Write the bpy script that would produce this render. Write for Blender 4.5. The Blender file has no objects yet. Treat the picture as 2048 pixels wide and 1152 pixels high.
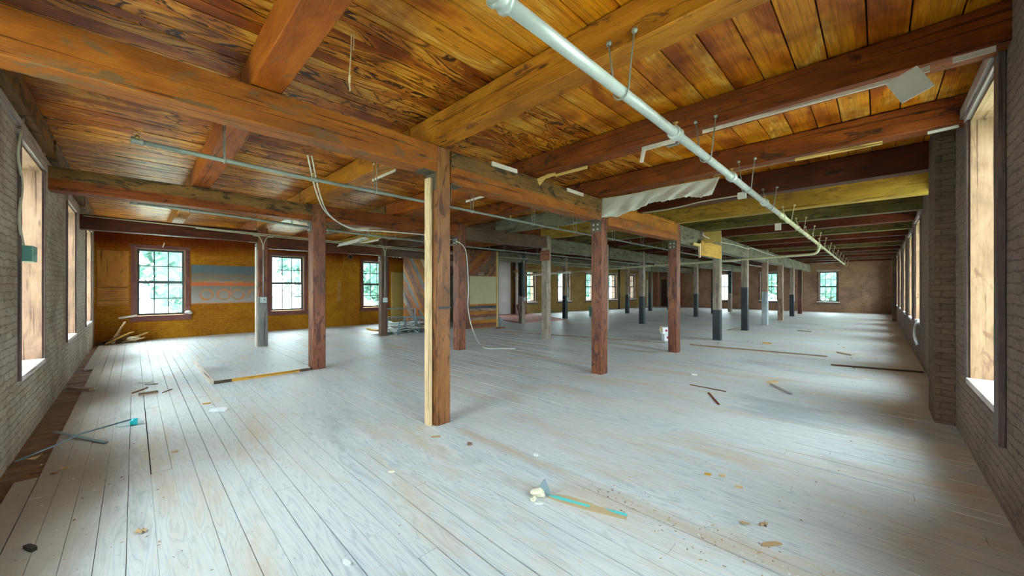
import bpy, bmesh, math, random
from mathutils import Vector, Matrix
random.seed(7)
C = bpy.context.scene.collection
PI = math.pi

# ------------------------------------------------------------------ camera, light, exposure
EYE = 1.5
YAW = math.radians(44.53)
FPX = 744.0
cam_data = bpy.data.cameras.new('camera')
cam_data.sensor_width = 36.0
cam_data.lens = FPX / 2048 * 36.0
cam_data.clip_start = 0.02
cam_data.clip_end = 400
cam = bpy.data.objects.new('camera', cam_data)
C.objects.link(cam)
cam.location = (0, 0, EYE)
cam.rotation_euler = (PI / 2, 0, YAW)
bpy.context.scene.camera = cam

sc = bpy.context.scene
world = bpy.data.worlds.new('overcast_sky')
sc.world = world
world.use_nodes = True
wn = world.node_tree.nodes
wn['Background'].inputs[0].default_value = (0.83, 0.94, 1.0, 1)
wn['Background'].inputs[1].default_value = 9.0
sc.view_settings.view_transform = 'Standard'
sc.view_settings.look = 'None'
sc.view_settings.gamma = 1
sc.view_settings.exposure = 1.5
sc.cycles.max_bounces = 12
sc.cycles.diffuse_bounces = 8
sc.cycles.transparent_max_bounces = 16
sc.cycles.use_denoising = True

# room dimensions (metres, camera at the origin, y runs down the long hall)
XR, YN, XO, YF, ZC = 0.60, -0.75, -15.10, 30.4, 3.33

# ------------------------------------------------------------------ measuring helpers
FW = Vector((-math.sin(YAW), math.cos(YAW), 0))
RT = Vector((math.cos(YAW), math.sin(YAW), 0))
def ray(px, py):
    return FW + RT * ((px - 1024) / FPX) + Vector((0, 0, -(py - 576) / FPX))
def at_z(px, py, z=0.0):
    r = ray(px, py); t = (z - EYE) / r.z
    return Vector((0, 0, EYE)) + r * t
def at_x(px, py, x):
    r = ray(px, py); return Vector((0, 0, EYE)) + r * (x / r.x)
def at_y(px, py, y):
    r = ray(px, py); return Vector((0, 0, EYE)) + r * (y / r.y)

# ------------------------------------------------------------------ materials
def nodes_of(m):
    m.use_nodes = True
    nt = m.node_tree
    return nt, nt.nodes['Principled BSDF']
def N(nt, t, **kw):
    n = nt.nodes.new(t)
    for k, v in kw.items(): setattr(n, k, v)
    return n
def ramp(nt, fac, stops, interp='LINEAR'):
    r = N(nt, 'ShaderNodeValToRGB'); r.color_ramp.interpolation = interp
    el = r.color_ramp.elements
    while len(el) < len(stops): el.new(0.5)
    for e, (p, c) in zip(el, stops):
        e.position = p; e.color = (c[0], c[1], c[2], 1)
    nt.links.new(fac, r.inputs[0]); return r.outputs[0]
def mix(nt, fac, a, b, mode='MIX'):
    n = N(nt, 'ShaderNodeMix', data_type='RGBA', blend_type=mode)
    for s, v in ((0, fac), (6, a), (7, b)):
        if hasattr(v, 'links') or hasattr(v, 'is_linked'): nt.links.new(v, n.inputs[s])
        elif isinstance(v, (int, float)): n.inputs[s].default_value = v
        else: n.inputs[s].default_value = (v[0], v[1], v[2], 1)
    return n.outputs[2]
def coords(nt, scale, kind='UV', rnd=True):
    tc = N(nt, 'ShaderNodeTexCoord'); mp = N(nt, 'ShaderNodeMapping')
    mp.inputs['Scale'].default_value = scale
    src = tc.outputs[kind]
    if rnd:
        oi = N(nt, 'ShaderNodeObjectInfo'); ad = N(nt, 'ShaderNodeVectorMath', operation='ADD')
        ml = N(nt, 'ShaderNodeVectorMath', operation='SCALE'); cb = N(nt, 'ShaderNodeCombineXYZ')
        nt.links.new(oi.outputs['Random'], cb.inputs[0]); nt.links.new(oi.outputs['Random'], cb.inputs[2])
        nt.links.new(cb.outputs[0], ml.inputs[0]); ml.inputs['Scale'].default_value = 37.0
        nt.links.new(src, ad.inputs[0]); nt.links.new(ml.outputs[0], ad.inputs[1]); src = ad.outputs[0]
    nt.links.new(src, mp.inputs[0]); return mp.outputs[0]
def noise(nt, vec, scale, detail=4, rough=0.6, dist=0.0):
    n = N(nt, 'ShaderNodeTexNoise'); n.inputs['Scale'].default_value = scale
    n.inputs['Detail'].default_value = detail; n.inputs['Roughness'].default_value = rough
    n.inputs['Distortion'].default_value = dist; nt.links.new(vec, n.inputs['Vector']); return n.outputs[0]
def bump(nt, h, bsdf, strength=0.4, dist=0.01):
    b = N(nt, 'ShaderNodeBump'); b.inputs['Strength'].default_value = strength
    b.inputs['Distance'].default_value = dist
    nt.links.new(h, b.inputs['Height']); nt.links.new(b.outputs[0], bsdf.inputs['Normal'])

def flat(name, col, rough=0.6, metal=0.0, var=0.12, scale=6):
    m = bpy.data.materials.new(name); nt, b = nodes_of(m)
    v = coords(nt, (1, 1, 1), 'Object')
    n = noise(nt, v, scale, 5)
    c = ramp(nt, n, [(0.3, [x * (1 - var) for x in col]), (0.7, [min(1, x * (1 + var)) for x in col])])
    nt.links.new(c, b.inputs['Base Color']); b.inputs['Roughness'].default_value = rough
    b.inputs['Metallic'].default_value = metal
    bump(nt, n, b, 0.15, 0.003)
    return m

def timber(name, dark, mid, light, rough=0.55, stain=None, stain_lo=0.55, knots=True, sat=0.8):
    m = bpy.data.materials.new(name); nt, b = nodes_of(m)
    f_ = lambda c: (c[0] * 0.92, c[1] * 0.82, c[2] * sat)
    dark, mid, light = f_(dark), f_(mid), f_(light)
    big = noise(nt, coords(nt, (0.9, 2.4, 1)), 1.6, 6, 0.65, 0.8)
    gr = noise(nt, coords(nt, (1.2, 26, 1)), 3.0, 6, 0.65, 1.2)
    c1 = ramp(nt, gr, [(0.25, dark), (0.5, mid), (0.75, light)])
    c2 = ramp(nt, big, [(0.36, [x * 0.42 for x in mid]), (0.5, mid), (0.66, [min(1, x * 1.15) for x in light])])
    c = mix(nt, 0.5, c1, c2)
    if knots:
        vo = N(nt, 'ShaderNodeTexVoronoi'); vo.inputs['Scale'].default_value = 1.0
        nt.links.new(coords(nt, (1.6, 6.5, 1)), vo.inputs['Vector'])
        k = ramp(nt, vo.outputs['Distance'], [(0.05, (0, 0, 0)), (0.12, (1, 1, 1))])
        ki = N(nt, 'ShaderNodeInvert'); nt.links.new(k, ki.inputs[1])
        c = mix(nt, ki.outputs[0], c, [x * 0.35 for x in dark])
    ck = noise(nt, coords(nt, (0.45, 22, 1)), 1.6, 7, 0.6, 0.3)
    cm = ramp(nt, ck, [(0.37, (0.25, 0.17, 0.13)), (0.415, (1, 1, 1))])
    c = mix(nt, 0.85, c, cm, 'MULTIPLY')
    if stain:
        s = noise(nt, coords(nt, (1.1, 3.2, 1)), 2.3, 6, 0.65, 1.0)
        sm = ramp(nt, s, [(stain_lo, (0, 0, 0)), (stain_lo + 0.06, (0.9, 0.9, 0.9))])
        c = mix(nt, sm, c, stain)
    nt.links.new(c, b.inputs['Base Color'])
    b.inputs['Roughness'].default_value = rough
    b.inputs['Specular IOR Level'].default_value = 0.3
    bump(nt, gr, b, 0.35, 0.004)
    return m

def brick(name, c1, c2, mortar, patch, patch2, rough=0.9, bs=1.0, patch_amt=0.5):
    m = bpy.data.materials.new(name); nt, b = nodes_of(m)
    uv = coords(nt, (1, 1, 1), rnd=False)
    br = N(nt, 'ShaderNodeTexBrick'); br.inputs['Scale'].default_value = 1.0
    br.inputs['Brick Width'].default_value = 0.205; br.inputs['Row Height'].default_value = 0.068
    br.inputs['Mortar Size'].default_value = 0.006; br.inputs['Mortar Smooth'].default_value = 0.4
    br.inputs['Bias'].default_value = 0.0
    wob = noise(nt, uv, 5, 4)
    ad = N(nt, 'ShaderNodeVectorMath', operation='MULTIPLY_ADD')
    cb = N(nt, 'ShaderNodeCombineXYZ'); nt.links.new(wob, cb.inputs[0]); nt.links.new(wob, cb.inputs[1])
    nt.links.new(cb.outputs[0], ad.inputs[0]); ad.inputs[1].default_value = (0.06, 0.06, 0); nt.links.new(uv, ad.inputs[2])
    nt.links.new(ad.outputs[0], br.inputs['Vector'])
    br.inputs['Color1'].default_value = (*c1, 1); br.inputs['Color2'].default_value = (*c2, 1)
    br.inputs['Mortar'].default_value = (*mortar, 1)
    p = noise(nt, uv, 0.8, 9, 0.68, 0.8)
    pc = ramp(nt, p, [(0.38, patch), (0.62, patch2)])
    c = mix(nt, patch_amt, br.outputs[0], pc)
    sp = noise(nt, coords(nt, (1, 2.5, 1), rnd=False), 9, 6, 0.7)
    sm = ramp(nt, sp, [(0.56, (1, 1, 1)), (0.64, (0.45, 0.42, 0.4))])
    c = mix(nt, 0.8, c, sm, 'MULTIPLY')
    nt.links.new(c, b.inputs['Base Color']); b.inputs['Roughness'].default_value = rough
    b.inputs['Specular IOR Level'].default_value = 0.15
    inv = N(nt, 'ShaderNodeMath', operation='MULTIPLY_ADD')
    nt.links.new(br.outputs['Fac'], inv.inputs[0]); inv.inputs[1].default_value = -1.0
    nt.links.new(sp, inv.inputs[2])
    bump(nt, inv.outputs[0], b, 0.9 * bs, 0.012)
    return m

def ceiling_mat(name, line=1.0):
    m = bpy.data.materials.new(name); nt, b = nodes_of(m)
    n = noise(nt, coords(nt, (0.9, 3.0, 1), rnd=False), 0.9 if line > .5 else 0.8, 4, 0.5, 1.3)
    if line > 0.5:
        k = [(0.00, (0.16, 0.03, 0.002)), (0.38, (0.32, 0.075, 0.004)), (0.44, (0.52, 0.17, 0.007)),
             (0.458, (0.60, 0.22, 0.010)), (0.469, (0.045, 0.008, 0.002)), (0.484, (0.07, 0.013, 0.002)), (0.496, (0.74, 0.36, 0.05)),
             (0.543, (0.60, 0.22, 0.010)), (0.556, (0.08, 0.018, 0.003)), (0.574, (0.66, 0.27, 0.018)), (0.64, (0.72, 0.42, 0.07)), (0.80, (0.55, 0.20, 0.012))]
    else:
        k = [(0.0, (0.22, 0.045, 0.003)), (0.38, (0.38, 0.10, 0.004)), (0.46, (0.58, 0.19, 0.006)), (0.53, (0.70, 0.29, 0.008)),
             (0.60, (0.62, 0.27, 0.015)), (0.66, (0.80, 0.48, 0.10)), (0.70, (0.60, 0.26, 0.02)), (1.0, (0.70, 0.38, 0.05))]
    c = ramp(nt, n, k)
    g = noise(nt, coords(nt, (1.0, 26, 1), rnd=False), 2.2, 6, 0.65, 1.0)
    gc = ramp(nt, g, [(0.36, (0.42, 0.28, 0.2)), (0.56, (1, 1, 1))])
    c = mix(nt, 0.75, c, gc, 'MULTIPLY')
    oi = N(nt, 'ShaderNodeTexCoord'); bo = noise(nt, coords(nt, (0.6, 1.5, 1), 'Object', rnd=False), 1.1, 4, 0.6)
    dk = ramp(nt, bo, [(0.36, (0.42, 0.30, 0.25)), (0.52, (1, 1, 1))])
    c = mix(nt, 0.85, c, dk, 'MULTIPLY')
    vo = N(nt, 'ShaderNodeTexVoronoi'); nt.links.new(coords(nt, (2.4, 7, 1), rnd=False), vo.inputs['Vector']); vo.inputs['Scale'].default_value = 1.0
    kk = ramp(nt, vo.outputs['Distance'], [(0.04, (0.2, 0.08, 0.03)), (0.13, (1, 1, 1))])
    c = mix(nt, 0.8, c, kk, 'MULTIPLY')
    c = mix(nt, 1.0, c, (1.0, 0.86, 0.7), 'MULTIPLY')
    nt.links.new(c, b.inputs['Base Color']); b.inputs['Roughness'].default_value = 0.42
    b.inputs['Specular IOR Level'].default_value = 0.3
    bump(nt, n, b, 0.35, 0.015)
    return m

def floor_mat():
    m = bpy.data.materials.new('dusty_painted_boards'); nt, b = nodes_of(m)
    v = coords(nt, (0.7, 9, 1), rnd=False)
    g = noise(nt, v, 0.9, 2, 0.45, 1.2)
    rings = N(nt, 'ShaderNodeMath', operation='PINGPONG'); mu = N(nt, 'ShaderNodeMath', operation='MULTIPLY')
    nt.links.new(g, mu.inputs[0]); mu.inputs[1].default_value = 22; nt.links.new(mu.outputs[0], rings.inputs[0]); rings.inputs[1].default_value = 1.0
    c = ramp(nt, rings.outputs[0], [(0.0, (0.42, 0.48, 0.53)), (0.30, (0.56, 0.62, 0.66)), (1.0, (0.66, 0.69, 0.70))])
    o1 = coords(nt, (0.4, 1.0, 1), 'Object', rnd=False)
    d = noise(nt, o1, 0.9, 8, 0.65, 0.6)
    dm = ramp(nt, d, [(0.42, (0, 0, 0)), (0.66, (0.6, 0.6, 0.6))])
    c = mix(nt, dm, c, (0.68, 0.665, 0.645))
    t = noise(nt, coords(nt, (0.35, 1.3, 1), 'Object', rnd=False), 1.4, 9, 0.7, 0.3)
    tm = ramp(nt, t, [(0.50, (0, 0, 0)), (0.66, (0.8, 0.8, 0.8))])
    c = mix(nt, tm, c, (0.58, 0.48, 0.37))
    s = noise(nt, coords(nt, (0.25, 0.9, 1), 'Object', rnd=False), 1.1, 8, 0.68, 0.4)
    smk = ramp(nt, s, [(0.33, (0.8, 0.8, 0.8)), (0.43, (0, 0, 0))])
    c = mix(nt, smk, c, (0.36, 0.40, 0.44))
    sp = noise(nt, coords(nt, (1, 1, 1), 'Object', rnd=False), 38, 3, 0.6)
    spm = ramp(nt, sp, [(0.26, (0.35, 0.3, 0.26)), (0.30, (1, 1, 1))])
    c = mix(nt, 0.8, c, spm, 'MULTIPLY')
    # trodden dirt along the left wall, with near-corner shade painted into it
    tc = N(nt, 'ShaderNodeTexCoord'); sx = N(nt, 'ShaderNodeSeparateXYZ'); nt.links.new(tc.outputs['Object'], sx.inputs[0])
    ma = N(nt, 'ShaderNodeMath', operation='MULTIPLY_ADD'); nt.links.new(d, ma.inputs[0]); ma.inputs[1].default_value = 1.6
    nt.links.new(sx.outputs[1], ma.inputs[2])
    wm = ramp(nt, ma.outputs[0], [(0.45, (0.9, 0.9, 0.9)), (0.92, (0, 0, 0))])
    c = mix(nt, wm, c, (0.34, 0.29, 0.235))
    # sandy dirt swept along the worn seam that crosses the floor at y = 2.4
    sb = N(nt, 'ShaderNodeMath', operation='SUBTRACT'); nt.links.new(sx.outputs[1], sb.inputs[0]); sb.inputs[1].default_value = 2.44
    ab = N(nt, 'ShaderNodeMath', operation='ABSOLUTE'); nt.links.new(sb.outputs[0], ab.inputs[0])
    a2 = N(nt, 'ShaderNodeMath', operation='MULTIPLY_ADD'); nt.links.new(t, a2.inputs[0]); a2.inputs[1].default_value = -0.55; nt.links.new(ab.outputs[0], a2.inputs[2])
    a3 = N(nt, 'ShaderNodeMath', operation='ADD'); nt.links.new(a2.outputs[0], a3.inputs[0]); a3.inputs[1].default_value = 0.4
    gt = ramp(nt, a3.outputs[0], [(0.10, (0.8, 0.8, 0.8)), (0.26, (0, 0, 0))])
    xr = ramp(nt, sx.outputs[0], [(0.0, (1, 1, 1)), (1.0, (1, 1, 1))])
    gx = N(nt, 'ShaderNodeMath', operation='GREATER_THAN'); nt.links.new(sx.outputs[0], gx.inputs[0]); gx.inputs[1].default_value = -3.2
    gm = mix(nt, gx.outputs[0], (0, 0, 0), gt)
    c = mix(nt, gm, c, (0.50, 0.39, 0.28))
    nt.links.new(c, b.inputs['Base Color']); b.inputs['Roughness'].default_value = 0.5
    b.inputs['Specular IOR Level'].default_value = 0.6
    bump(nt, g, b, 0.06, 0.002)
    return m

M = {}
M['amber'] = timber('amber_beam', (0.18, 0.045, 0.005), (0.42, 0.155, 0.014), (0.58, 0.26, 0.028), stain=(0.11, 0.035, 0.010), stain_lo=0.60, sat=0.4)
M['redorange'] = timber('red_orange_beam', (0.14, 0.026, 0.004), (0.36, 0.085, 0.010), (0.48, 0.16, 0.020), stain=(0.17, 0.085, 0.040), stain_lo=0.60, sat=0.45)
M['rust'] = timber('rust_beam', (0.065, 0.011, 0.003), (0.21, 0.046, 0.006), (0.33, 0.09, 0.011), stain=(0.035, 0.012, 0.006), stain_lo=0.57, sat=0.4)
M['darkred'] = timber('dark_red_beam', (0.030, 0.005, 0.002), (0.085, 0.015, 0.004), (0.15, 0.032, 0.008), stain=(0.02, 0.008, 0.004), stain_lo=0.58, sat=0.5)
M['olive'] = timber('olive_beam', (0.05, 0.045, 0.015), (0.13, 0.12, 0.035), (0.20, 0.18, 0.06), stain=(0.04, 0.035, 0.02), stain_lo=0.55, sat=0.6, knots=False)
M['orange'] = timber('orange_beam', (0.15, 0.032, 0.005), (0.34, 0.10, 0.012), (0.45, 0.17, 0.022), stain=(0.165, 0.085, 0.035), stain_lo=0.54, sat=0.4)
M['smoke'] = timber('smoked_beam', (0.08, 0.045, 0.02), (0.20, 0.105, 0.04), (0.28, 0.155, 0.06), stain=(0.03, 0.018, 0.010), stain_lo=0.52, sat=0.5)
M['green'] = timber('green_painted_beam', (0.08, 0.08, 0.05), (0.17, 0.17, 0.115), (0.25, 0.25, 0.18), stain=(0.05, 0.045, 0.03), stain_lo=0.54, knots=False)
M['yellow'] = timber('yellow_beam', (0.22, 0.12, 0.025), (0.42, 0.28, 0.06), (0.52, 0.37, 0.10), stain=(0.20, 0.10, 0.03), stain_lo=0.55, knots=False, sat=0.45)
M['dark'] = timber('dark_beam', (0.05, 0.03, 0.02), (0.11, 0.065, 0.04), (0.17, 0.10, 0.06), stain=(0.04, 0.03, 0.03), stain_lo=0.6)
M['post'] = timber('red_brown_post', (0.07, 0.018, 0.008), (0.22, 0.075, 0.032), (0.34, 0.14, 0.06), rough=0.45, stain=(0.07, 0.022, 0.018), stain_lo=0.53)
M['post_front'] = timber('worn_brown_post', (0.09, 0.034, 0.010), (0.25, 0.105, 0.034), (0.34, 0.165, 0.055), rough=0.45, stain=(0.08, 0.028, 0.014), stain_lo=0.55)
M['greywood'] = timber('weathered_grey_post', (0.16, 0.13, 0.10), (0.32, 0.28, 0.22), (0.44, 0.40, 0.33), stain=(0.16, 0.11, 0.08), stain_lo=0.58)
M['tanwood'] = timber('peeling_tan_post', (0.17, 0.11, 0.07), (0.34, 0.25, 0.17), (0.44, 0.35, 0.26), stain=(0.13, 0.07, 0.04), stain_lo=0.55)
M['greypaint'] = timber('grey_painted_wood', (0.12, 0.125, 0.115), (0.22, 0.23, 0.21), (0.28, 0.29, 0.27), stain=(0.22, 0.18, 0.14), stain_lo=0.62, knots=False)
M['black'] = timber('black_painted_wood', (0.012, 0.016, 0.02), (0.025, 0.035, 0.042), (0.05, 0.065, 0.075), rough=0.4, stain=(0.13, 0.09, 0.07), stain_lo=0.66, knots=False)
M['bluepaint'] = timber('pale_blue_painted_wood', (0.28, 0.36, 0.38), (0.40, 0.50, 0.53), (0.5, 0.6, 0.62), stain=(0.25, 0.2, 0.16), stain_lo=0.6, knots=False)
M['pine'] = timber('pale_pine', (0.62, 0.44, 0.22), (0.74, 0.58, 0.32), (0.80, 0.66, 0.42), knots=False)
M['lath'] = timber('white_lath', (0.70, 0.66, 0.56), (0.80, 0.78, 0.68), (0.86, 0.84, 0.76), knots=False)
M['yellowlath'] = timber('yellow_lath', (0.52, 0.36, 0.10), (0.66, 0.48, 0.15), (0.74, 0.58, 0.22), knots=False)
M['jamb'] = timber('old_pink_jamb', (0.14, 0.07, 0.04), (0.27, 0.165, 0.105), (0.34, 0.23, 0.15), stain=(0.16, 0.075, 0.05), stain_lo=0.60)
M['jamb_r'] = timber('old_cream_jamb', (0.14, 0.075, 0.035), (0.27, 0.17, 0.095), (0.34, 0.24, 0.14), stain=(0.15, 0.07, 0.04), stain_lo=0.60)
M['casing_red'] = timber('dark_red_casing', (0.09, 0.03, 0.03), (0.17, 0.06, 0.05), (0.24, 0.10, 0.08), knots=False)
M['casing_brown'] = timber('brown_casing', (0.07, 0.05, 0.045), (0.14, 0.10, 0.09), (0.22, 0.17, 0.15), knots=False)
M['casing_grey'] = timber('grey_casing', (0.26, 0.25, 0.24), (0.42, 0.41, 0.39), (0.52, 0.50, 0.47), knots=False)
M['white'] = timber('flaking_white_sill', (0.62, 0.64, 0.62), (0.78, 0.80, 0.78), (0.86, 0.87, 0.85), knots=False)
M['sash'] = flat('dark_sash', (0.045, 0.055, 0.055), 0.4)
M['cl_left'] = ceiling_mat('stained_ceiling_boards')
M['cl_right'] = ceiling_mat('smooth_ceiling_boards', line=0.0)
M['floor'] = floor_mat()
M['subfloor'] = timber('bare_subfloor', (0.14, 0.07, 0.03), (0.26, 0.15, 0.07), (0.34, 0.21, 0.11))
M['dirt'] = flat('black_gap_dirt', (0.03, 0.022, 0.016), 1)
M['br_left'] = brick('whitewashed_brick', (0.34, 0.27, 0.205), (0.50, 0.43, 0.36), (0.17, 0.125, 0.09), (0.25, 0.18, 0.125), (0.62, 0.55, 0.46), patch_amt=0.5)
M['br_right'] = brick('dull_painted_brick', (0.215, 0.16, 0.13), (0.28, 0.21, 0.175), (0.13, 0.09, 0.075), (0.15, 0.105, 0.09), (0.31, 0.235, 0.19), patch_amt=0.5)
M['br_khaki'] = brick('khaki_brick', (0.29, 0.18, 0.065), (0.37, 0.23, 0.085), (0.17, 0.10, 0.04), (0.20, 0.12, 0.045), (0.46, 0.30, 0.09), patch_amt=0.5, bs=0.6)
M['br_far'] = brick('brown_far_brick', (0.25, 0.14, 0.09), (0.34, 0.19, 0.12), (0.14, 0.08, 0.055), (0.15, 0.09, 0.065), (0.42, 0.25, 0.15), patch_amt=0.5, bs=0.6)
M['br_red'] = brick('bare_red_brick', (0.30, 0.09, 0.05), (0.40, 0.15, 0.08), (0.45, 0.36, 0.30), (0.26, 0.09, 0.06), (0.38, 0.18, 0.12), patch_amt=0.25)
M['br_pil'] = brick('dark_pilaster_brick', (0.13, 0.085, 0.06), (0.20, 0.13, 0.09), (0.09, 0.065, 0.05), (0.10, 0.07, 0.05), (0.22, 0.15, 0.10), patch_amt=0.35)
M['plaster'] = flat('white_plaster', (0.70, 0.66, 0.62), 0.8, var=0.1, scale=1.5)
M['galv'] = flat('galvanised_steel', (0.42, 0.44, 0.42), 0.45, 0.5)
M['pipe_white'] = flat('pale_painted_pipe', (0.52, 0.54, 0.50), 0.35, 0.2)
M['pipe_cream'] = flat('cream_toned_pipe', (0.56, 0.52, 0.33), 0.4, 0.1)  # also holds the lit tone of the far sprinkler run
M['pipe_grey'] = flat('grey_pipe', (0.30, 0.32, 0.28), 0.45, 0.3)
M['pvc'] = flat('white_pvc', (0.74, 0.70, 0.62), 0.4)
M['brass'] = flat('brass', (0.50, 0.34, 0.10), 0.35, 0.8)
M['iron'] = flat('rusty_iron', (0.13, 0.095, 0.065), 0.6, 0.5)
M['wire_white'] = flat('white_cable', (0.72, 0.72, 0.66), 0.5)
M['wire_cream'] = flat('cream_cable', (0.50, 0.47, 0.34), 0.5)
M['box_grey'] = flat('grey_outlet_box', (0.36, 0.42, 0.40), 0.4, 0.3)
M['box_green'] = flat('green_outlet_box', (0.10, 0.26, 0.22), 0.4, 0.2)
M['beige'] = flat('beige_panel', (0.40, 0.34, 0.18), 0.6, var=0.05)
M['yellowdoor'] = flat('yellow_door', (0.52, 0.36, 0.10), 0.5, var=0.06)
M['greydoor'] = flat('grey_door', (0.45, 0.45, 0.42), 0.5, var=0.06)
M['redfloor'] = flat('red_floor_paint', (0.55, 0.24, 0.20), 0.7, var=0.15, scale=2)
M['enamel'] = flat('white_enamel', (0.80, 0.79, 0.72), 0.3)
M['paper'] = flat('white_paper', (0.82, 0.84, 0.84), 0.7)
M['leaf'] = flat('dry_leaf', (0.50, 0.33, 0.17), 0.8)
M['leaf_dark'] = flat('dark_dead_leaf', (0.16, 0.06, 0.03), 0.8)
M['foam'] = flat('cream_foam', (0.76, 0.70, 0.52), 0.9, scale=20)
M['cyan'] = flat('cyan_label', (0.02, 0.55, 0.62), 0.4)
M['cyanpaint'] = flat('turquoise_paint', (0.10, 0.62, 0.64), 0.6)
M['grey_chip'] = flat('slate_grey_paint', (0.20, 0.27, 0.30), 0.6)
M['card'] = flat('tan_cardboard', (0.52, 0.38, 0.22), 0.8)
M['red'] = flat('red_print', (0.55, 0.02, 0.05), 0.5)
M['bluegrey_rod'] = flat('blue_grey_rod', (0.16, 0.24, 0.28), 0.35, 0.3)
M['osb'] = timber('orange_strand_board', (0.45, 0.24, 0.05), (0.62, 0.36, 0.09), (0.72, 0.46, 0.14), sat=0.45)
M['ply'] = timber('orange_plywood', (0.36, 0.14, 0.025), (0.46, 0.20, 0.035), (0.52, 0.25, 0.05), stain=(0.25, 0.09, 0.02), stain_lo=0.6, knots=False, sat=0.45)
M['dull_teal'] = flat('dull_green_sheet', (0.32, 0.46, 0.42), 0.6)
M['slate'] = timber('slate_grey_board', (0.09, 0.10, 0.10), (0.17, 0.18, 0.18), (0.25, 0.26, 0.25), knots=False)
M['silver'] = flat('white_sheet_metal', (0.84, 0.88, 0.86), 0.4, 0.0)
M['mosaic_blue'] = flat('washed_blue_paint', (0.33, 0.45, 0.50), 0.6)
M['grass'] = flat('bright_ground', (0.55, 0.62, 0.50), 1, scale=0.5)
M['foliage'] = flat('tree_leaves', (0.10, 0.20, 0.16), 0.8, var=0.35, scale=1.5)
M['bark'] = flat('tree_bark', (0.06, 0.05, 0.04), 0.9)

# ochre painted wall: horizontal paint bands at their own heights
def ochre():
    m = brick('ochre_painted_brick', (0.36, 0.135, 0.008), (0.43, 0.175, 0.012), (0.16, 0.05, 0.006), (0.27, 0.075, 0.006), (0.50, 0.235, 0.012), patch_amt=0.5, bs=0.7)
    nt = m.node_tree; b = nt.nodes['Principled BSDF']
    src = b.inputs['Base Color'].links[0].from_socket
    tc = N(nt, 'ShaderNodeTexCoord'); sx = N(nt, 'ShaderNodeSeparateXYZ'); nt.links.new(tc.outputs['UV'], sx.inputs[0])
    w = noise(nt, coords(nt, (1, 1, 1), rnd=False), 1.2, 5)
    ma = N(nt, 'ShaderNodeMath', operation='MULTIPLY_ADD'); nt.links.new(w, ma.inputs[0]); ma.inputs[1].default_value = 0.35
    nt.links.new(sx.outputs[1], ma.inputs[2])
    dv = N(nt, 'ShaderNodeMath', operation='DIVIDE'); nt.links.new(ma.outputs[0], dv.inputs[0]); dv.inputs[1].default_value = 4.0
    z = ramp(nt, dv.outputs[0], [(0.0, (0.9, 0.9, 0.9)), (0.66, (1, 1, 1)), (0.70, (0.75, 0.55, 0.45)), (0.76, (0.42, 0.16, 0.22))])
    c = mix(nt, 1.0, src, z, 'MULTIPLY')
    nt.links.new(c, b.inputs['Base Color'])
    return m
M['ochre'] = ochre()

def mural_mat():
    m = bpy.data.materials.new('blue_grey_mural_paint'); nt, b = nodes_of(m)
    uv = coords(nt, (1, 1, 1), 'UV', rnd=False)
    tc = N(nt, 'ShaderNodeTexCoord'); sx = N(nt, 'ShaderNodeSeparateXYZ'); nt.links.new(tc.outputs['UV'], sx.inputs[0])
    w = noise(nt, uv, 2.5, 6)
    ma = N(nt, 'ShaderNodeMath', operation='MULTIPLY_ADD'); nt.links.new(w, ma.inputs[0]); ma.inputs[1].default_value = 0.25
    nt.links.new(sx.outputs[1], ma.inputs[2])
    c = ramp(nt, ma.outputs[0], [(0.05, (0.42, 0.25, 0.18)), (0.2, (0.30, 0.28, 0.25)), (0.55, (0.19, 0.17, 0.14)), (0.68, (0.30, 0.17, 0.06)), (0.78, (0.15, 0.14, 0.13)), (0.86, (0.19, 0.12, 0.07)), (0.93, (0.09, 0.115, 0.13))])
    nt.links.new(c, b.inputs['Base Color']); b.inputs['Roughness'].default_value = 0.8
    return m
M['mural'] = mural_mat()
def worn(name, col, under, lo=0.45):
    m = bpy.data.materials.new(name); nt, b = nodes_of(m)
    n = noise(nt, coords(nt, (1, 1, 1), 'Object', rnd=False), 5, 6, 0.65)
    c = ramp(nt, n, [(lo - 0.08, under), (lo + 0.12, col)])
    nt.links.new(c, b.inputs['Base Color']); b.inputs['Roughness'].default_value = 0.8
    return m
M['mural_red'] = worn('worn_red_stripe', (0.52, 0.11, 0.03), (0.40, 0.12, 0.05), 0.4)
M['mural_orange'] = worn('worn_orange_ring', (0.50, 0.17, 0.04), (0.27, 0.20, 0.16), 0.47)

def glass_mat():
    m = bpy.data.materials.new('window_glass'); nt = m.node_tree if m.use_nodes else None
    m.use_nodes = True; nt = m.node_tree; nt.nodes.clear()
    o = N(nt, 'ShaderNodeOutputMaterial'); t = N(nt, 'ShaderNodeBsdfTransparent'); g = N(nt, 'ShaderNodeBsdfGlossy')
    t.inputs[0].default_value = (0.93, 0.98, 0.97, 1); g.inputs['Roughness'].default_value = 0.05
    mx = N(nt, 'ShaderNodeMixShader'); mx.inputs[0].default_value = 0.015
    nt.links.new(t.outputs[0], mx.inputs[1]); nt.links.new(g.outputs[0], mx.inputs[2]); nt.links.new(mx.outputs[0], o.inputs[0])
    return m
M['glass'] = glass_mat()
def sheet_mat(name, tr, col):
    m = bpy.data.materials.new(name); nt, b = nodes_of(m)
    b.inputs['Base Color'].default_value = (*col, 1); b.inputs['Roughness'].default_value = 0.25
    b.inputs['Alpha'].default_value = tr
    return m
M['poly'] = sheet_mat('cloudy_polythene', 0.82, (0.62, 0.58, 0.50))
M['clearplastic'] = sheet_mat('clear_bottle_plastic', 0.35, (0.75, 0.88, 0.88))

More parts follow.
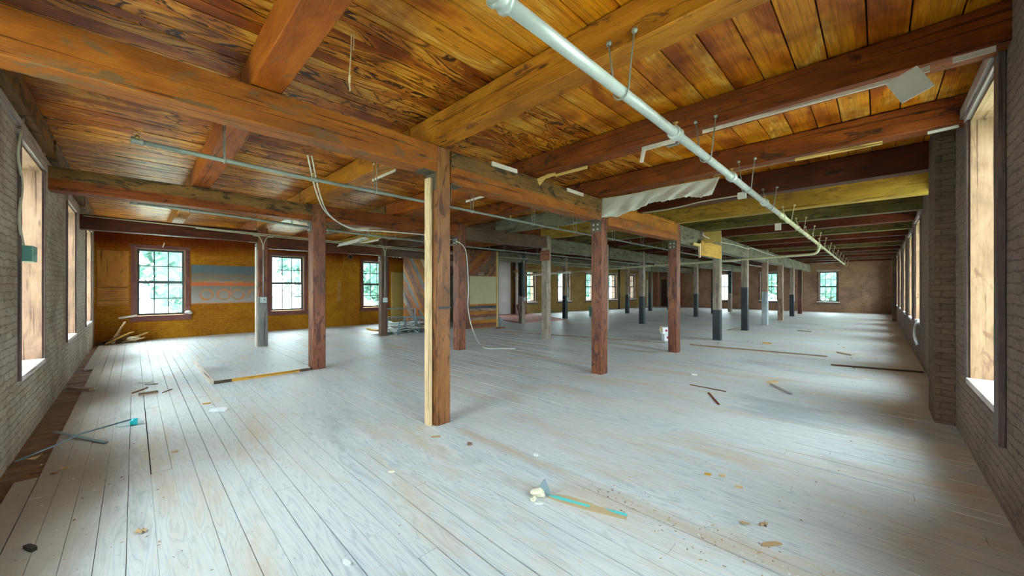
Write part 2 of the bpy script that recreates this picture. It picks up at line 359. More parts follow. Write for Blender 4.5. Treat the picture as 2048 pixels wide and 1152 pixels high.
# ------------------------------------------------------------------ mesh helpers
def link(name, me, mat=None, parent=None, mw=None):
    o = bpy.data.objects.new(name, me); C.objects.link(o)
    if mat is not None:
        for m in (mat if isinstance(mat, (list, tuple)) else [mat]): me.materials.append(M[m] if isinstance(m, str) else m)
    if parent is not None: o.parent = parent
    if mw is not None: o.matrix_basis = mw
    return o
def finish(name, bm, mat, parent=None, mw=None, smooth=False):
    me = bpy.data.meshes.new(name); bm.normal_update(); bm.to_mesh(me); bm.free()
    if smooth:
        for p in me.polygons: p.use_smooth = True
    return link(name, me, mat, parent, mw)
def box(bm, x0, x1, y0, y1, z0, z1, long=None, mi=0, mat=None, uo=None):
    """box with timber UVs: u runs along its longest side"""
    uv = bm.loops.layers.uv.verify()
    co = [(x0, y0, z0), (x1, y0, z0), (x1, y1, z0), (x0, y1, z0), (x0, y0, z1), (x1, y0, z1), (x1, y1, z1), (x0, y1, z1)]
    d = (x1 - x0, y1 - y0, z1 - z0)
    if long is None: long = max(range(3), key=lambda i: d[i])
    vs = [bm.verts.new(mat @ Vector(c) if mat else c) for c in co]
    a = random.uniform(0, 30), random.uniform(0, 30)
    if uo: a = uo
    for k, (f, ax) in enumerate((((0, 3, 2, 1), 2), ((4, 5, 6, 7), 2), ((0, 1, 5, 4), 1), ((2, 3, 7, 6), 1), ((1, 2, 6, 5), 0), ((3, 0, 4, 7), 0))):
        fc = bm.faces.new([vs[i] for i in f]); fc.material_index = mi
        t = [i for i in range(3) if i != ax]
        if long in t: ua = long; va = t[0] if t[1] == long else t[1]
        else: ua, va = t
        for l, i in zip(fc.loops, f):
            l[uv].uv = (co[i][ua] + a[0], co[i][va] + a[1] + k * 0.37)
    return vs
def bx(name, x0, x1, y0, y1, z0, z1, mat, parent=None, bev=0.0, mw=None, long=None):
    bm = bmesh.new(); box(bm, x0, x1, y0, y1, z0, z1, long)
    if bev: bmesh.ops.bevel(bm, geom=bm.edges[:], offset=bev, segments=2, affect='EDGES', profile=0.6)
    return finish(name, bm, mat, parent, mw)
def frame_from(p0, p1, up=(0, 0, 1)):
    p0, p1 = Vector(p0), Vector(p1); x = (p1 - p0).normalized(); z = Vector(up)
    y = z.cross(x)
    if y.length < 1e-4: y = Vector((0, 1, 0)).cross(x)
    y.normalize(); z = x.cross(y)
    m = Matrix((x, y, z)).transposed().to_4x4(); m.translation = p0
    return m
def stick(name, p0, p1, w, h, mat, parent=None, bev=0.0, up=(0, 0, 1), rough=0.0, segs=1):
    """squared piece of timber from p0 to p1, w wide (across), h high; p on its centre line"""
    L = (Vector(p1) - Vector(p0)).length
    bm = bmesh.new(); box(bm, 0, L, -w / 2, w / 2, -h / 2, h / 2, 0)
    if bev: bmesh.ops.bevel(bm, geom=bm.edges[:], offset=bev, segments=1, affect='EDGES')
    if segs > 1:
        le = [e for e in bm.edges if abs(abs(e.verts[0].co.x - e.verts[1].co.x)) > L * 0.7]
        bmesh.ops.subdivide_edges(bm, edges=le, cuts=segs - 1)
        rnd = random.Random(int(L * 1000) + len(C.objects))
        cs = {}
        for v in bm.verts:
            k = (round(v.co.x, 2))
            if k not in cs: cs[k] = (rnd.uniform(-rough, rough), rnd.uniform(-rough, rough))
            v.co.y += cs[k][0] * 0.6 + rnd.uniform(-rough, rough) * 0.35
            v.co.z += cs[k][1] * 0.3 + rnd.uniform(-rough, rough) * 0.35
    return finish(name, bm, mat, parent, frame_from(p0, p1, up))
def tube(name, pts, r, mat, parent=None, n=8, smooth=True, close=False):
    pts = [Vector(p) for p in pts]; bm = bmesh.new(); rings = []
    d0 = (pts[1] - pts[0]).normalized(); u = d0.orthogonal().normalized()
    for i, p in enumerate(pts):
        if close: d = (pts[(i + 1) % len(pts)] - pts[i - 1]).normalized()
        else: d = (pts[min(i + 1, len(pts) - 1)] - pts[max(i - 1, 0)]).normalized()
        u = (u - d * u.dot(d)).normalized(); v = d.cross(u)
        rr = r[i] if isinstance(r, (list, tuple)) else r
        rings.append([bm.verts.new(p + (u * math.cos(2 * PI * k / n) + v * math.sin(2 * PI * k / n)) * rr) for k in range(n)])
    m = len(rings)
    for i in range(m if close else m - 1):
        a, b = rings[i], rings[(i + 1) % m]
        for k in range(n): bm.faces.new((a[k], a[(k + 1) % n], b[(k + 1) % n], b[k]))
    if not close:
        bm.faces.new(rings[0][::-1]); bm.faces.new(rings[-1])
    o = finish(name, bm, mat, parent, smooth=False)
    for p in o.data.polygons: p.use_smooth = smooth and len(p.vertices) == 4
    return o
def smooth_pts(pts, n=6):
    P = [Vector(p) for p in pts]; P = [P[0] * 2 - P[1]] + P + [P[-1] * 2 - P[-2]]; out = []
    for i in range(1, len(P) - 2):
        for k in range(n):
            t = k / n; a, b, c, d = P[i - 1:i + 3]
            out.append(0.5 * ((2 * b) + (c - a) * t + (2 * a - 5 * b + 4 * c - d) * t * t + (3 * b - a - 3 * c + d) * t ** 3))
    out.append(P[-2]); return out
def lathe(name, prof, mat, parent=None, mw=None, n=14):
    bm = bmesh.new(); rings = []
    for r, z in prof: rings.append([bm.verts.new((r * math.cos(2 * PI * k / n), r * math.sin(2 * PI * k / n), z)) for k in range(n)])
    for a, b in zip(rings, rings[1:]):
        for k in range(n): bm.faces.new((a[k], a[(k + 1) % n], b[(k + 1) % n], b[k]))
    bm.faces.new(rings[0][::-1]); bm.faces.new(rings[-1])
    return finish(name, bm, mat, parent, mw, smooth=True)
def slab(name, poly, th, mat, parent=None, mw=None):
    """flat outline (x,y) list given real thickness th"""
    bm = bmesh.new(); uv = bm.loops.layers.uv.verify()
    a = [bm.verts.new((p[0], p[1], 0)) for p in poly]; b = [bm.verts.new((p[0], p[1], th)) for p in poly]
    bm.faces.new(a[::-1]); bm.faces.new(b)
    for i in range(len(a)): j = (i + 1) % len(a); bm.faces.new((a[i], a[j], b[j], b[i]))
    for f in bm.faces:
        for l in f.loops: l[uv].uv = (l.vert.co.x, l.vert.co.y)
    return finish(name, bm, mat, parent, mw)
def empty(name, loc=(0, 0, 0), rz=0.0, mw=None, parent=None):
    o = bpy.data.objects.new(name, None); C.objects.link(o); o.empty_display_size = 0.1
    if mw is not None: o.matrix_basis = mw
    else: o.location = loc; o.rotation_euler = (0, 0, rz)
    if parent: o.parent = parent
    return o
def tag(o, label, cat, group=None, kind=None):
    o['label'] = label; o['category'] = cat
    if group: o['group'] = group
    if kind: o['kind'] = kind
    return o
def struct(o): o['kind'] = 'structure'; return o
ORD = ['first', 'second', 'third', 'fourth', 'fifth', 'sixth', 'seventh', 'eighth', 'ninth', 'tenth', 'eleventh', 'twelfth', 'thirteenth', 'fourteenth', 'fifteenth', 'sixteenth', 'seventeenth', 'eighteenth', 'nineteenth']

# ------------------------------------------------------------------ walls
def wall_frame(p0, p1, out):
    p0, p1 = Vector((*p0, 0)), Vector((*p1, 0)); x = (p1 - p0).normalized(); y = Vector((*out, 0)).normalized()
    y = (y - x * y.dot(x)).normalized()
    m = Matrix((x, y, Vector((0, 0, 1)))).transposed().to_4x4(); m.translation = p0
    return m, (p1 - p0).length
def build_wall(name, p0, p1, out, openings, mat, thick=0.5, H=ZC + 0.1, z_lo=-0.1):
    mw, L = wall_frame(p0, p1, out)
    xs = sorted({0, L, *[o[0] for o in openings], *[o[1] for o in openings]})
    zs = sorted({z_lo, H, *[o[2] for o in openings], *[o[3] for o in openings]})
    bm = bmesh.new(); uv = bm.loops.layers.uv.verify()
    def quad(c, uvs):
        f = bm.faces.new([bm.verts.new(v) for v in c])
        for l, u in zip(f.loops, uvs): l[uv].uv = u
    for a, b in zip(xs, xs[1:]):
        for c, d in zip(zs, zs[1:]):
            xm, zm = (a + b) / 2, (c + d) / 2
            if any(o[0] < xm < o[1] and o[2] < zm < o[3] for o in openings): continue
            for y in (0, thick): quad([(a, y, c), (b, y, c), (b, y, d), (a, y, d)], [(a, c), (b, c), (b, d), (a, d)])
    for (a, b, c, d, *_) in openings:
        t = thick
        quad([(a, 0, c), (a, t, c), (a, t, d), (a, 0, d)], [(0, c), (t, c), (t, d), (0, d)])
        quad([(b, 0, c), (b, t, c), (b, t, d), (b, 0, d)], [(0, c), (t, c), (t, d), (0, d)])
        quad([(a, 0, c), (b, 0, c), (b, t, c), (a, t, c)], [(a, 0), (b, 0), (b, t), (a, t)])
        quad([(a, 0, d), (b, 0, d), (b, t, d), (a, t, d)], [(a, 0), (b, 0), (b, t), (a, t)])
    for x in (0, L): quad([(x, 0, z_lo), (x, thick, z_lo), (x, thick, H), (x, 0, H)], [(0, 0), (thick, 0), (thick, H), (0, H)])
    bmesh.ops.remove_doubles(bm, verts=bm.verts, dist=1e-4)
    return struct(finish(name, bm, mat, None, mw)), mw

WN = [0]
def window(mw, s0, s1, z0, z1, depth=0.32, liner='jamb', casing='casing_brown', sill='white', cas_w=0.07, wide_sill=False, meet=0.5, rows=2, cols=3, top='casing_grey', portal=True):
    WN[0] += 1
    r = empty('window_%d' % WN[0], mw=mw @ Matrix.Translation((s0, 0, z0))); struct(r)
    w, h = s1 - s0, z1 - z0; t = 0.025
    bm = bmesh.new()
    box(bm, 0, t, 0.0, 0.48, 0, h, 2); box(bm, w - t, w, 0.0, 0.48, 0, h, 2)
    box(bm, t, w - t, 0.0, 0.48, h - t, h, 0)
    # stop mouldings that run up the jamb
    for x in (t, w - t - 0.018): box(bm, x, x + 0.018, depth * 0.55, depth * 0.62, 0, h - t, 2)
    finish('jamb_liner', bm, liner, r)
    bm = bmesh.new(); e = 0.02
    box(bm, -cas_w, 0, -e, 0.004, -0.02, h + (0.0 if top else cas_w), 2); box(bm, w, w + cas_w, -e, 0.004, -0.02, h + (0.0 if top else cas_w), 2)
    if not top: box(bm, 0, w, -e, 0.004, h, h + cas_w, 0)
    finish('casing', bm, casing, r)
    if top: bx('head_casing', -cas_w - 0.02, w + cas_w + 0.02, -e - 0.008, 0.004, h, h + 0.09, top, r)
    if wide_sill:
        bx('window_sill', -0.10, w + 0.10, -0.06, depth, -0.035, 0.012, sill, r, 0.004)
        bx('apron', -0.12, w + 0.12, -0.03, 0.004, -0.14, -0.035, casing, r)
    else: bx('window_sill', 0, w, -0.025, depth + 0.12, -0.03, 0.02, sill, r, 0.004)
    def sash(name, a, b, y):
        bm = bmesh.new(); s = 0.06
        box(bm, t, t + s, y, y + 0.035, a, b); box(bm, w - t - s, w - t, y, y + 0.035, a, b)
        box(bm, t + s, w - t - s, y, y + 0.035, a, a + s); box(bm, t + s, w - t - s, y, y + 0.035, b - s, b)
        o = finish(name, bm, 'sash', r)
        bm = bmesh.new(); m = 0.013
        for i in range(1, cols): x = t + s + (w - 2 * t - 2 * s) * i / cols; box(bm, x - m, x + m, y + 0.006, y + 0.028, a + s, b - s)
        for i in range(1, rows): z = a + s + (b - a - 2 * s) * i / rows; box(bm, t + s, w - t - s, y + 0.008, y + 0.026, z - m, z + m)
        finish('muntins', bm, 'sash', o)
        bx('pane', t + s, w - t - s, y + 0.015, y + 0.019, a + s, b - s, 'glass', o)
    hm = 0.02 + (h - 0.04) * meet
    sash('lower_sash', 0.02, hm + 0.02, depth); sash('upper_sash', hm - 0.02, h - t, depth + 0.037)
    if portal:
        ld = bpy.data.lights.new('daylight_portal', 'AREA'); ld.shape = 'RECTANGLE'; ld.size = w; ld.size_y = h
        ld.cycles.is_portal = True
        lo = bpy.data.objects.new('daylight_portal', ld); C.objects.link(lo)
        lo.matrix_world = mw @ Matrix.Translation((s0 + w / 2, 0.49, z0 + h / 2)) @ Matrix.Rotation(-PI / 2, 4, 'X')
    return r

def to_s(mw, p): return (mw.inverted() @ Vector((p[0], p[1], 0))).x

# right wall (x = XR), runs away from the camera
opR = [(0.9, 2.15, 0.66, 3.04), (4.14, 5.36, 0.66, 3.04), (7.55, 8.80, 0.68, 3.04), (10.80, 12.15, 0.80, 2.92), (13.20, 14.55, 0.74, 2.84), (16.15, 17.5, 0.74, 2.80), (19.2, 20.55, 0.74, 2.80), (22.2, 23.55, 0.74, 2.80), (25.35, 26.7, 0.74, 2.80), (28.0, 29.35, 0.74, 2.80)]  # far openings widened on their unseen near side to light the hall
wR, mR = build_wall('wall_right', (XR, -1.24), (XR, YF + 0.5), (1, 0), [(a + 1.24, b + 1.24, c, d) for a, b, c, d in opR], 'br_right')
for i, (a, b, c, d) in enumerate(opR):
    window(mR, a + 1.24, b + 1.24, c, d, 0.30, 'jamb_r', 'casing_brown', 'white', 0.06)
# left wall (y = YN), close behind the camera
opL = [(-3.55, -2.3), (-6.95, -5.68), (-10.42, -9.15), (-13.95, -12.5)]  # first opening lies out of view, added for its light
wL, mL = build_wall('wall_left', (XR, YN), (XO - 0.5, YN), (0, -1), [(XR - b, XR - a, 0.66, 2.88) for a, b in opL], 'br_left')
for a, b in opL: window(mL, XR - b, XR - a, 0.66, 2.88, 0.32, 'jamb', 'casing_brown', 'white', 0.05)
# ochre wall, first straight run
opO = [(0.03, 1.12, 0.68, 2.66), (3.34, 4.42, 0.68, 2.66), (6.60, 7.64, 0.68, 2.62), (13.0, 14.15, 0.80, 2.30)]
wO, mO = build_wall('wall_back', (XO, YN - 0.5), (XO, 14.3), (-1, 0), [(a - YN + 0.5, b - YN + 0.5, c, d) for a, b, c, d in opO], 'ochre')
for i, (a, b, c, d) in enumerate(opO):
    window(mO, a - YN + 0.5, b - YN + 0.5, c, d, 0.09, 'jamb', 'casing_red', 'casing_red', 0.09, wide_sill=True, top='casing_red', meet=0.5)
# ochre wall, far run, leaning slightly inwards
P0, P1 = Vector((XO, 14.3, 0)), Vector((-13.15, YF + 0.3, 0))
def hit(px):
    r = ray(px, 576); d = P1 - P0
    den = r.x * d.y - r.y * d.x
    t = (P0.x * d.y - P0.y * d.x) / den
    p = r * t; return (Vector((p.x, p.y, 0)) - P0).length
wpx = [(1048, 1072), (1116, 1141), (1172, 1192), (1218, 1234), (1260, 1271)]
opK = []
for a, b in wpx: opK.append((hit(a), hit(b), 0.66, 2.52))
wK, mK = build_wall('wall_back', P0[:2], P1[:2], (-1, 0.1), opK, 'br_khaki')
for a, b, c, d in opK: window(mK, a, b, c, d, 0.12, 'jamb', 'casing_brown', 'white', 0.05, wide_sill=True)
# far wall
opF = [(-8.85, -7.75), (-5.82, -4.80), (-2.68, -1.76)]
wF, mF = build_wall('wall_far', (XR + 0.4, YF), (-13.7, YF), (0, 1), [(XR + 0.4 - b, XR + 0.4 - a, 0.63, 2.54) for a, b in opF] + [(XR + 0.4 + 12.12, XR + 0.4 + 12.80, -0.05, 2.2)], 'br_far')
for a, b in opF: window(mF, XR + 0.4 - b, XR + 0.4 - a, 0.63, 2.54, 0.12, 'jamb', 'casing_brown', 'white', 0.06, wide_sill=True)

# doors
d1 = struct(empty('door_1', (-12.46, YF + 0.25, 0)))
bx('door_leaf', -0.36, 0.36, 0, 0.05, 0, 2.2, 'dark', d1, 0.004); bx('door_rail', -0.30, 0.30, -0.012, 0.0, 0.95, 1.08, 'dark', d1); bx('door_knob', 0.24, 0.28, -0.05, 0, 1.0, 1.04, 'iron', d1, 0.01)
d2 = struct(empty('door_2', mw=mO @ Matrix.Translation((7.84 - YN + 0.5, -0.05, 0))))
bx('door_frame', 0, 0.07, -0.02, 0.04, 0, 2.2, 'yellowlath', d2); bx('door_leaf', 0.07, 1.0, 0.0, 0.045, 0, 2.18, 'yellowdoor', d2, 0.003)
bx('door_rail', 0.16, 0.9, -0.008, 0, 1.05, 1.13, 'yellowdoor', d2)
dm = mK @ Matrix.Translation((hit(1292), -0.05, 0))
d3 = struct(empty('door_3', mw=dm)); bx('door_leaf', 0, 0.9, 0, 0.05, 0, 2.15, 'greydoor', d3); bx('notice', 0.25, 0.6, -0.004, 0, 1.25, 1.6, 'paper', d3); bx('door_frame', -0.08, 0, -0.02, 0.06, 0, 2.25, 'yellowlath', d3)

# pilasters and wall facings (built-in masonry)
def masonry(name, x0, x1, y0, y1, z0, z1, mat):
    bm = bmesh.new(); uv = bm.loops.layers.uv.verify(); box(bm, x0, x1, y0, y1, z0, z1)
    for f in bm.faces:
        n = f.normal if f.normal.length else f.calc_center_median()
        f.normal_update()
        for l in f.loops:
            c = l.vert.co
            l[uv].uv = (c.y + c.x, c.z) if abs(f.normal.z) < 0.5 else (c.x, c.y)
    return struct(finish(name, bm, mat))
masonry('trim_1', 0.45, XR + 0.05, 6.24, 6.95, -0.02, ZC, 'br_pil')
masonry('trim_2', 0.47, XR + 0.05, 24.0, 24.7, -0.02, ZC, 'br_pil')
masonry('trim_3', XO - 0.02, XO + 0.10, 5.80, 6.42, -0.02, ZC, 'ochre')
masonry('trim_4', XO - 0.02, XO + 0.12, 14.02, 15.12, -0.02, ZC, 'plaster')
masonry('trim_5', -14.95, -14.55, 15.35, 16.05, -0.02, ZC, 'br_far')
masonry('trim_6', -13.2, -12.85, YF - 0.35, YF + 0.1, -0.02, ZC, 'br_red')
masonry('trim_7', -12.1, -10.9, YF - 0.03, YF + 0.1, -0.02, 2.6, 'br_red')

# ------------------------------------------------------------------ floor
def build_floor():
    bm = bmesh.new(); rnd = random.Random(3)
    y = YN - 0.02; row = 0
    X0, X1 = XO - 0.1, XR + 0.3
    bmp = bmesh.new()
    while y < YF + 0.4:
        w = rnd.choice((0.12, 0.125, 0.13)) if y < 12 else 0.26
        if abs(y - 2.36) < 0.065: w = 0.13
        x = X0 - rnd.uniform(0, 3)
        while x < X1:
            L = rnd.uniform(2.2, 4.8); a, b = max(x, X0), min(x + L, X1)
            g = rnd.choice((0.0003, 0.001, 0.002, 0.003, 0.004, 0.006)) if y < 12 else 0.0015
            if 2.30 < y < 2.44 and a > -3.6: g = 0.012
            dz = rnd.uniform(-0.0015, 0.0015)
            segs = [(a, b)]
            if row in (0, 1):      # boards torn up along the left wall
                segs = []
                lo, hi = (-10.38, -4.75) if row else (-15.4, -3.4)
                if a < lo: segs.append((a, min(b, lo)))
                if b > hi: segs.append((max(a, hi), b))
            for (p, q) in segs:
                if q - p > 0.02: box(bm, p + g / 2, q - g / 2, y + g, y + w - g / 2, -0.02, dz, 0, uo=(rnd.uniform(0, 40), rnd.uniform(0, 40)))
            x += L
        y += w; row += 1
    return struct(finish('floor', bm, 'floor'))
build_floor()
bm = bmesh.new(); x = XO - 0.1
while x < XR + 0.3:
    box(bm, x, x + 0.155, YN - 0.1, -0.3, -0.05, -0.028 + random.uniform(-.003, .003), 1); x += 0.163
o = finish('floor', bm, 'subfloor'); struct(o)
struct(bx('floor', XO - 0.6, XR + 0.6, YN - 0.6, YF + 0.6, -0.12, -0.045, 'dirt'))

# raised edge of the older floor, painted red patch
tag(stick('floor_batten', at_z(1380, 690) + Vector((0, 0, .012)), at_z(1655, 714) + Vector((0, 0, .012)), 0.05, 0.024, 'tanwood'), 'long thin brown batten on the floor ending at a jog', 'batten')
tag(stick('floor_batten', at_z(1662, 731) + Vector((0, 0, .012)), Vector((0.57, 9.78, .012)), 0.05, 0.03, 'dark'), 'dark batten on the floor running up to the right wall', 'batten')
tag(stick('floor_batten', at_z(1000, 663) + Vector((0, 0, .01)), at_z(1330, 686) + Vector((0, 0, .01)), 0.04, 0.018, 'tanwood'), 'thin tan batten on the floor behind the front row posts', 'batten')
rf = slab('painted_floor_patch', [(-14.9, 12.6), (-10.9, 11.55), (-10.45, 14.3), (-14.85, 16.3)], 0.03, 'redfloor'); rf.location.z = 0.003
tag(rf, 'faded red painted floor patch in front of the white plaster wall', 'floor patch')

# ------------------------------------------------------------------ ceiling
JY = [(0.73, 3.055), (2.31, 3.05), (3.97, 3.06), (5.56, 3.06), (7.02, 2.98), (8.75, 2.98), (10.42, 2.98), (12.0, 2.98), (13.55, 2.98), (15.1, 2.98), (16.9, 2.98), (18.5, 2.98), (20.3, 2.98), (22.1, 2.98), (24.0, 2.98), (26.2, 2.98), (28.4, 2.98)]
def build_ceiling(name, xa, xb, w0, w1, mat):
    bm = bmesh.new(); rnd = random.Random(5); x = xa
    cuts = [YN - 0.3] + [j[0] for j in JY] + [YF + 0.3]
    while x < xb - 0.01:
        w = min(rnd.uniform(w0, w1), xb - x); i = 0
        while i < len(cuts) - 1:
            j = min(i + rnd.choice((1, 2, 3)), len(cuts) - 1)
            box(bm, x + 0.005, x + w - 0.005, cuts[i], cuts[j] - 0.002, ZC + rnd.uniform(-0.004, 0.004), ZC + 0.05, 1, uo=(rnd.uniform(0, 40), rnd.uniform(0, 40)))
            i = j
        x += w
    return struct(finish(name, bm, mat))
build_ceiling('ceiling', -2.4, XR + 0.3, 0.20, 0.27, 'cl_right')
build_ceiling('ceiling', XO - 0.3, -2.4, 0.12, 0.21, 'cl_left')
struct(bx('ceiling', XO - 0.6, XR + 0.6, YN - 0.6, YF + 0.6, ZC + 0.045, ZC + 0.3, 'dark'))  # unseen slab over the boards, added to block light

# ------------------------------------------------------------------ posts
def corner(px, py): return at_z(px, py)
FRONT = [(873, 853, .19, 'post_front', None, 0), (1203, 750, .21, 'post', None, 0), (1354, 706, .21, 'post', None, 0), (1440, 681, .20, 'greywood', 'black', .87),
         (1495, 661.7, .20, 'greywood', 'black', 1.52), (1535, 650.5, .20, 'tanwood', 'bluepaint', 1.35), (1565.5, 641, .20, 'tanwood', None, 0), (1588, 633, .20, 'greywood', 'black', 1.15), (1604, 628, .20, 'dark', 'casing_red', 0.9)]
MID = [(627, 740, .235, 'post', None, 0), (917, 701, .225, 'post', None, 0), (1093.5, 678.7, .205, 'greywood', None, 0), (1212, 661, .20, 'greywood', None, 0),
       (1286.6, 648, .20, 'greywood', 'black', 1.15), (1345, 640.5, .20, 'greywood', 'black', 1.1), (1394.5, 634, .19, 'greywood', 'black', 1.2), (1429, 628, .19, 'dark', 'black', 1.2), (1462.6, 623.6, .2, 'black', 'greywood', 1.15)]
BACK = [(516, 694, .22, 'post', 'greypaint', 1.28), (763, 672.5, .21, 'dark', None, 0), (930, 656, .2, 'tanwood', None, 0), (1044, 647, .20, 'black', 'greywood', 1.15), (1131, 637, .21, 'tanwood', 'black', 1.12),
        (1199, 631, .2, 'greywood', 'black', 1.1), (1256, 627, .2, 'tanwood', 'black', 1.1), (1302, 622, .2, 'dark', 'black', 1.15), (1339, 619.7, .17, 'greywood', 'black', 0.9)]
CN = {'post_front': 'worn brown', 'post': 'reddish brown', 'greywood': 'weathered grey', 'tanwood': 'peeling tan', 'dark': 'dark brown', 'black': 'black painted',
      'greypaint': 'grey painted', 'bluepaint': 'pale blue', 'casing_red': 'dark maroon', 'amber': 'amber', 'redorange': 'red-orange', 'darkred': 'dark red', 'olive': 'olive', 'rust': 'rust-red', 'orange': 'orange-brown', 'smoke': 'smoky brown', 'green': 'grey-green painted', 'yellow': 'yellow ochre'}
def bracket(parent, side, w, z):
    """steel angle with two bolts under the girder end; side -1 faces the left wall, +1 the far wall"""
    y = side * w / 2
    bm = bmesh.new()
    box(bm, -w / 2 + 0.005, w / 2 - 0.005, min(y, y + side * 0.012), max(y, y + side * 0.012), z - 0.20, z)
    box(bm, -w / 2 + 0.005, w / 2 - 0.005, min(y, y + side * 0.16), max(y, y + side * 0.16), z - 0.012, z)
    b = finish('bracket', bm, 'iron', parent)
    for zz in (z - 0.07, z - 0.15):
        for xx in ((-0.04, 0.04) if w > 0.2 else (0.0,)):
            lathe('bolt', [(0.001, 0), (0.02, 0), (0.02, 0.016), (0.012, 0.022)], 'galv', b, Matrix.Translation((xx, y + side * 0.012, zz)) @ Matrix.Rotation(-side * PI / 2, 4, 'X'), 6)
CENT = {}
def make_post(row, k, d, rowname):
    px, py, w, m1, m2, zs = d
    c = corner(px, py); x, y = c.x - w / 2, c.y + w / 2
    if row == 1 and k == 0: y = c.y + w * 0.42
    CENT[(row, k)] = (x, y, w)
    r = empty('timber_post', (x, y, 0))
    bm = bmesh.new(); zt = 3.04
    vs = box(bm, -w / 2, w / 2, -w / 2, w / 2, 0, zt, 2)
    bmesh.ops.bevel(bm, geom=[e for e in bm.edges if abs(e.verts[0].co.z - e.verts[1].co.z) > 1], offset=0.014, segments=1, affect='EDGES')
    if m2:
        bmesh.ops.bisect_plane(bm, geom=bm.verts[:] + bm.edges[:] + bm.faces[:], plane_co=(0, 0, zs), plane_no=(0, 0, 1))
        for f in bm.faces:
            if f.calc_center_median().z < zs: f.material_index = 1
    finish('shaft', bm, [m1] + ([m2] if m2 else []), r)
    r['row'] = row
    n = len({0: FRONT, 1: MID, 2: BACK}[row])
    col = CN[m1] + (' over ' + CN[m2] if m2 else '')
    lab = '%s timber post, %s from the left wall in the %s' % (col, ORD[k], rowname)
    tag(r, lab, 'post', 'timber posts of the ' + rowname)
    return r
posts = {}
ROWN = ['front row', 'middle row', 'back row']
for row, L in enumerate((FRONT, MID, BACK)):
    for k, d in enumerate(L):
        posts[(row, k)] = make_post(row, k, d, ROWN[row])
        if (row, k) == (2, 2):      # stands inside the partition, unseen
            for ch in list(posts[(row, k)].children): bpy.data.objects.remove(ch)
            bpy.data.objects.remove(posts.pop((row, k)))
GZ = {0: [(2.765, 3.045), (2.67, 3.03), (2.60, 3.02)], 1: [(2.73, 3.03), (2.74, 3.03), (2.68, 3.0)], 2: [(2.67, 2.96), (2.52, 2.84), (2.50, 2.86)]}
def gz(row, s): L = GZ[row]; return L[s] if s < len(L) else (2.54, 2.97) if row == 0 else (2.58, 2.96)
for (row, k), p in posts.items():
    if (row, k) in ((0, 0), (0, 1), (0, 2), (1, 0), (1, 1), (2, 0), (2, 1)):
        w = CENT[(row, k)][2]
        bracket(p, -1, w, gz(row, k)[0])
        if (row, k) == (0, 0): bracket(p, 1, w, gz(row, k + 1)[0])
# pale stud beside the nearest post; block on a middle-row post; cleats
w = CENT[(0, 0)][2]
p = posts[(0, 0)]; bx('stud', -0.055, 0.035, -w / 2 - 0.055, -w / 2 - 0.014, 0, 2.70, 'pine', p, 0.003)
p['label'] = 'worn brown timber post nearest the camera with a pale pine stud beside it'
bm = bmesh.new(); box(bm, -w/2 - .002, w/2 + .0015, -w/2 + 0.02, w/2 + .0015, 1.27, 1.295); finish('paint_band', bm, 'black', p)
p = posts[(2, 0)]; bx('side_board', -0.05, 0.06, -0.145, -0.112, 0, 2.55, 'lath', p)
p = posts[(1, 0)]; bx('corbel', -0.12, 0.42, -0.10, 0.12, 3.04, 3.05, 'amber', p)
p = posts[(1, 2)]; bx('cleat', -0.12, 0.22, -0.14, -0.105, 2.30, 2.60, 'post', p)

# ------------------------------------------------------------------ girders
def girder(row, s, mat, lab):
    L = {0: FRONT, 1: MID, 2: BACK}[row]; z0, z1 = gz(row, s)
    if s == 0: x1, y1, w = CENT[(row, 0)]; a = Vector((x1, YN - 0.02, 0)); b = Vector((x1, y1 - w / 2, 0))
    elif s == len(L): x1, y1, w = CENT[(row, s - 1)]; a = Vector((x1, y1 + w / 2, 0)); b = Vector((x1 + 0.03, YF + 0.02, 0))
    else:
        xa, ya, wa = CENT[(row, s - 1)]; xb, yb, wb = CENT[(row, s)]; a = Vector((xa, ya + wa / 2, 0)); b = Vector((xb, yb - wb / 2, 0))
    a.z = b.z = (z0 + z1) / 2
    o = stick('girder', a, b, 0.225, z1 - z0, mat, None, 0.006, rough=0.006, segs=8)
    tag(o, lab, 'beam', 'girders on the post rows')
    return o
cols = {0: ['orange', 'smoke', 'amber'] + ['green'] * 7, 1: ['smoke', 'rust', 'dark'] + ['green'] * 7, 2: ['darkred', 'darkred', 'dark'] + ['green'] * 7}
LOWER = {(0, 1): 'orange', (1, 0): 'rust', (0, 2): 'orange'}
for row in range(3):
    n = {0: len(FRONT), 1: len(MID), 2: len(BACK)}[row]
    for s in range(n + 1):
        m = cols[row][s]
        if s == 0: lab = '%s girder from the left brick wall to the first post of the %s' % (CN[m], ROWN[row])
        elif s == n: lab = '%s girder from the last post of the %s to the far wall' % (CN[m], ROWN[row])
        else: lab = '%s girder between %s and %s posts of the %s' % (CN[m], ORD[s - 1], ORD[s], ROWN[row])
        o = girder(row, s, m, lab)
        if (row, s) in LOWER:      # bare timber shows along the lower edge of the painted girder
            o.data.materials.append(M[LOWER[(row, s)]]); bm = bmesh.new(); bm.from_mesh(o.data)
            bmesh.ops.bisect_plane(bm, geom=bm.verts[:] + bm.edges[:] + bm.faces[:], plane_co=(0, 0, .0), plane_no=(0.02, 0, 1))
            for f in bm.faces:
                if f.calc_center_median().z < 0: f.material_index = 1
            bm.to_mesh(o.data); bm.free()

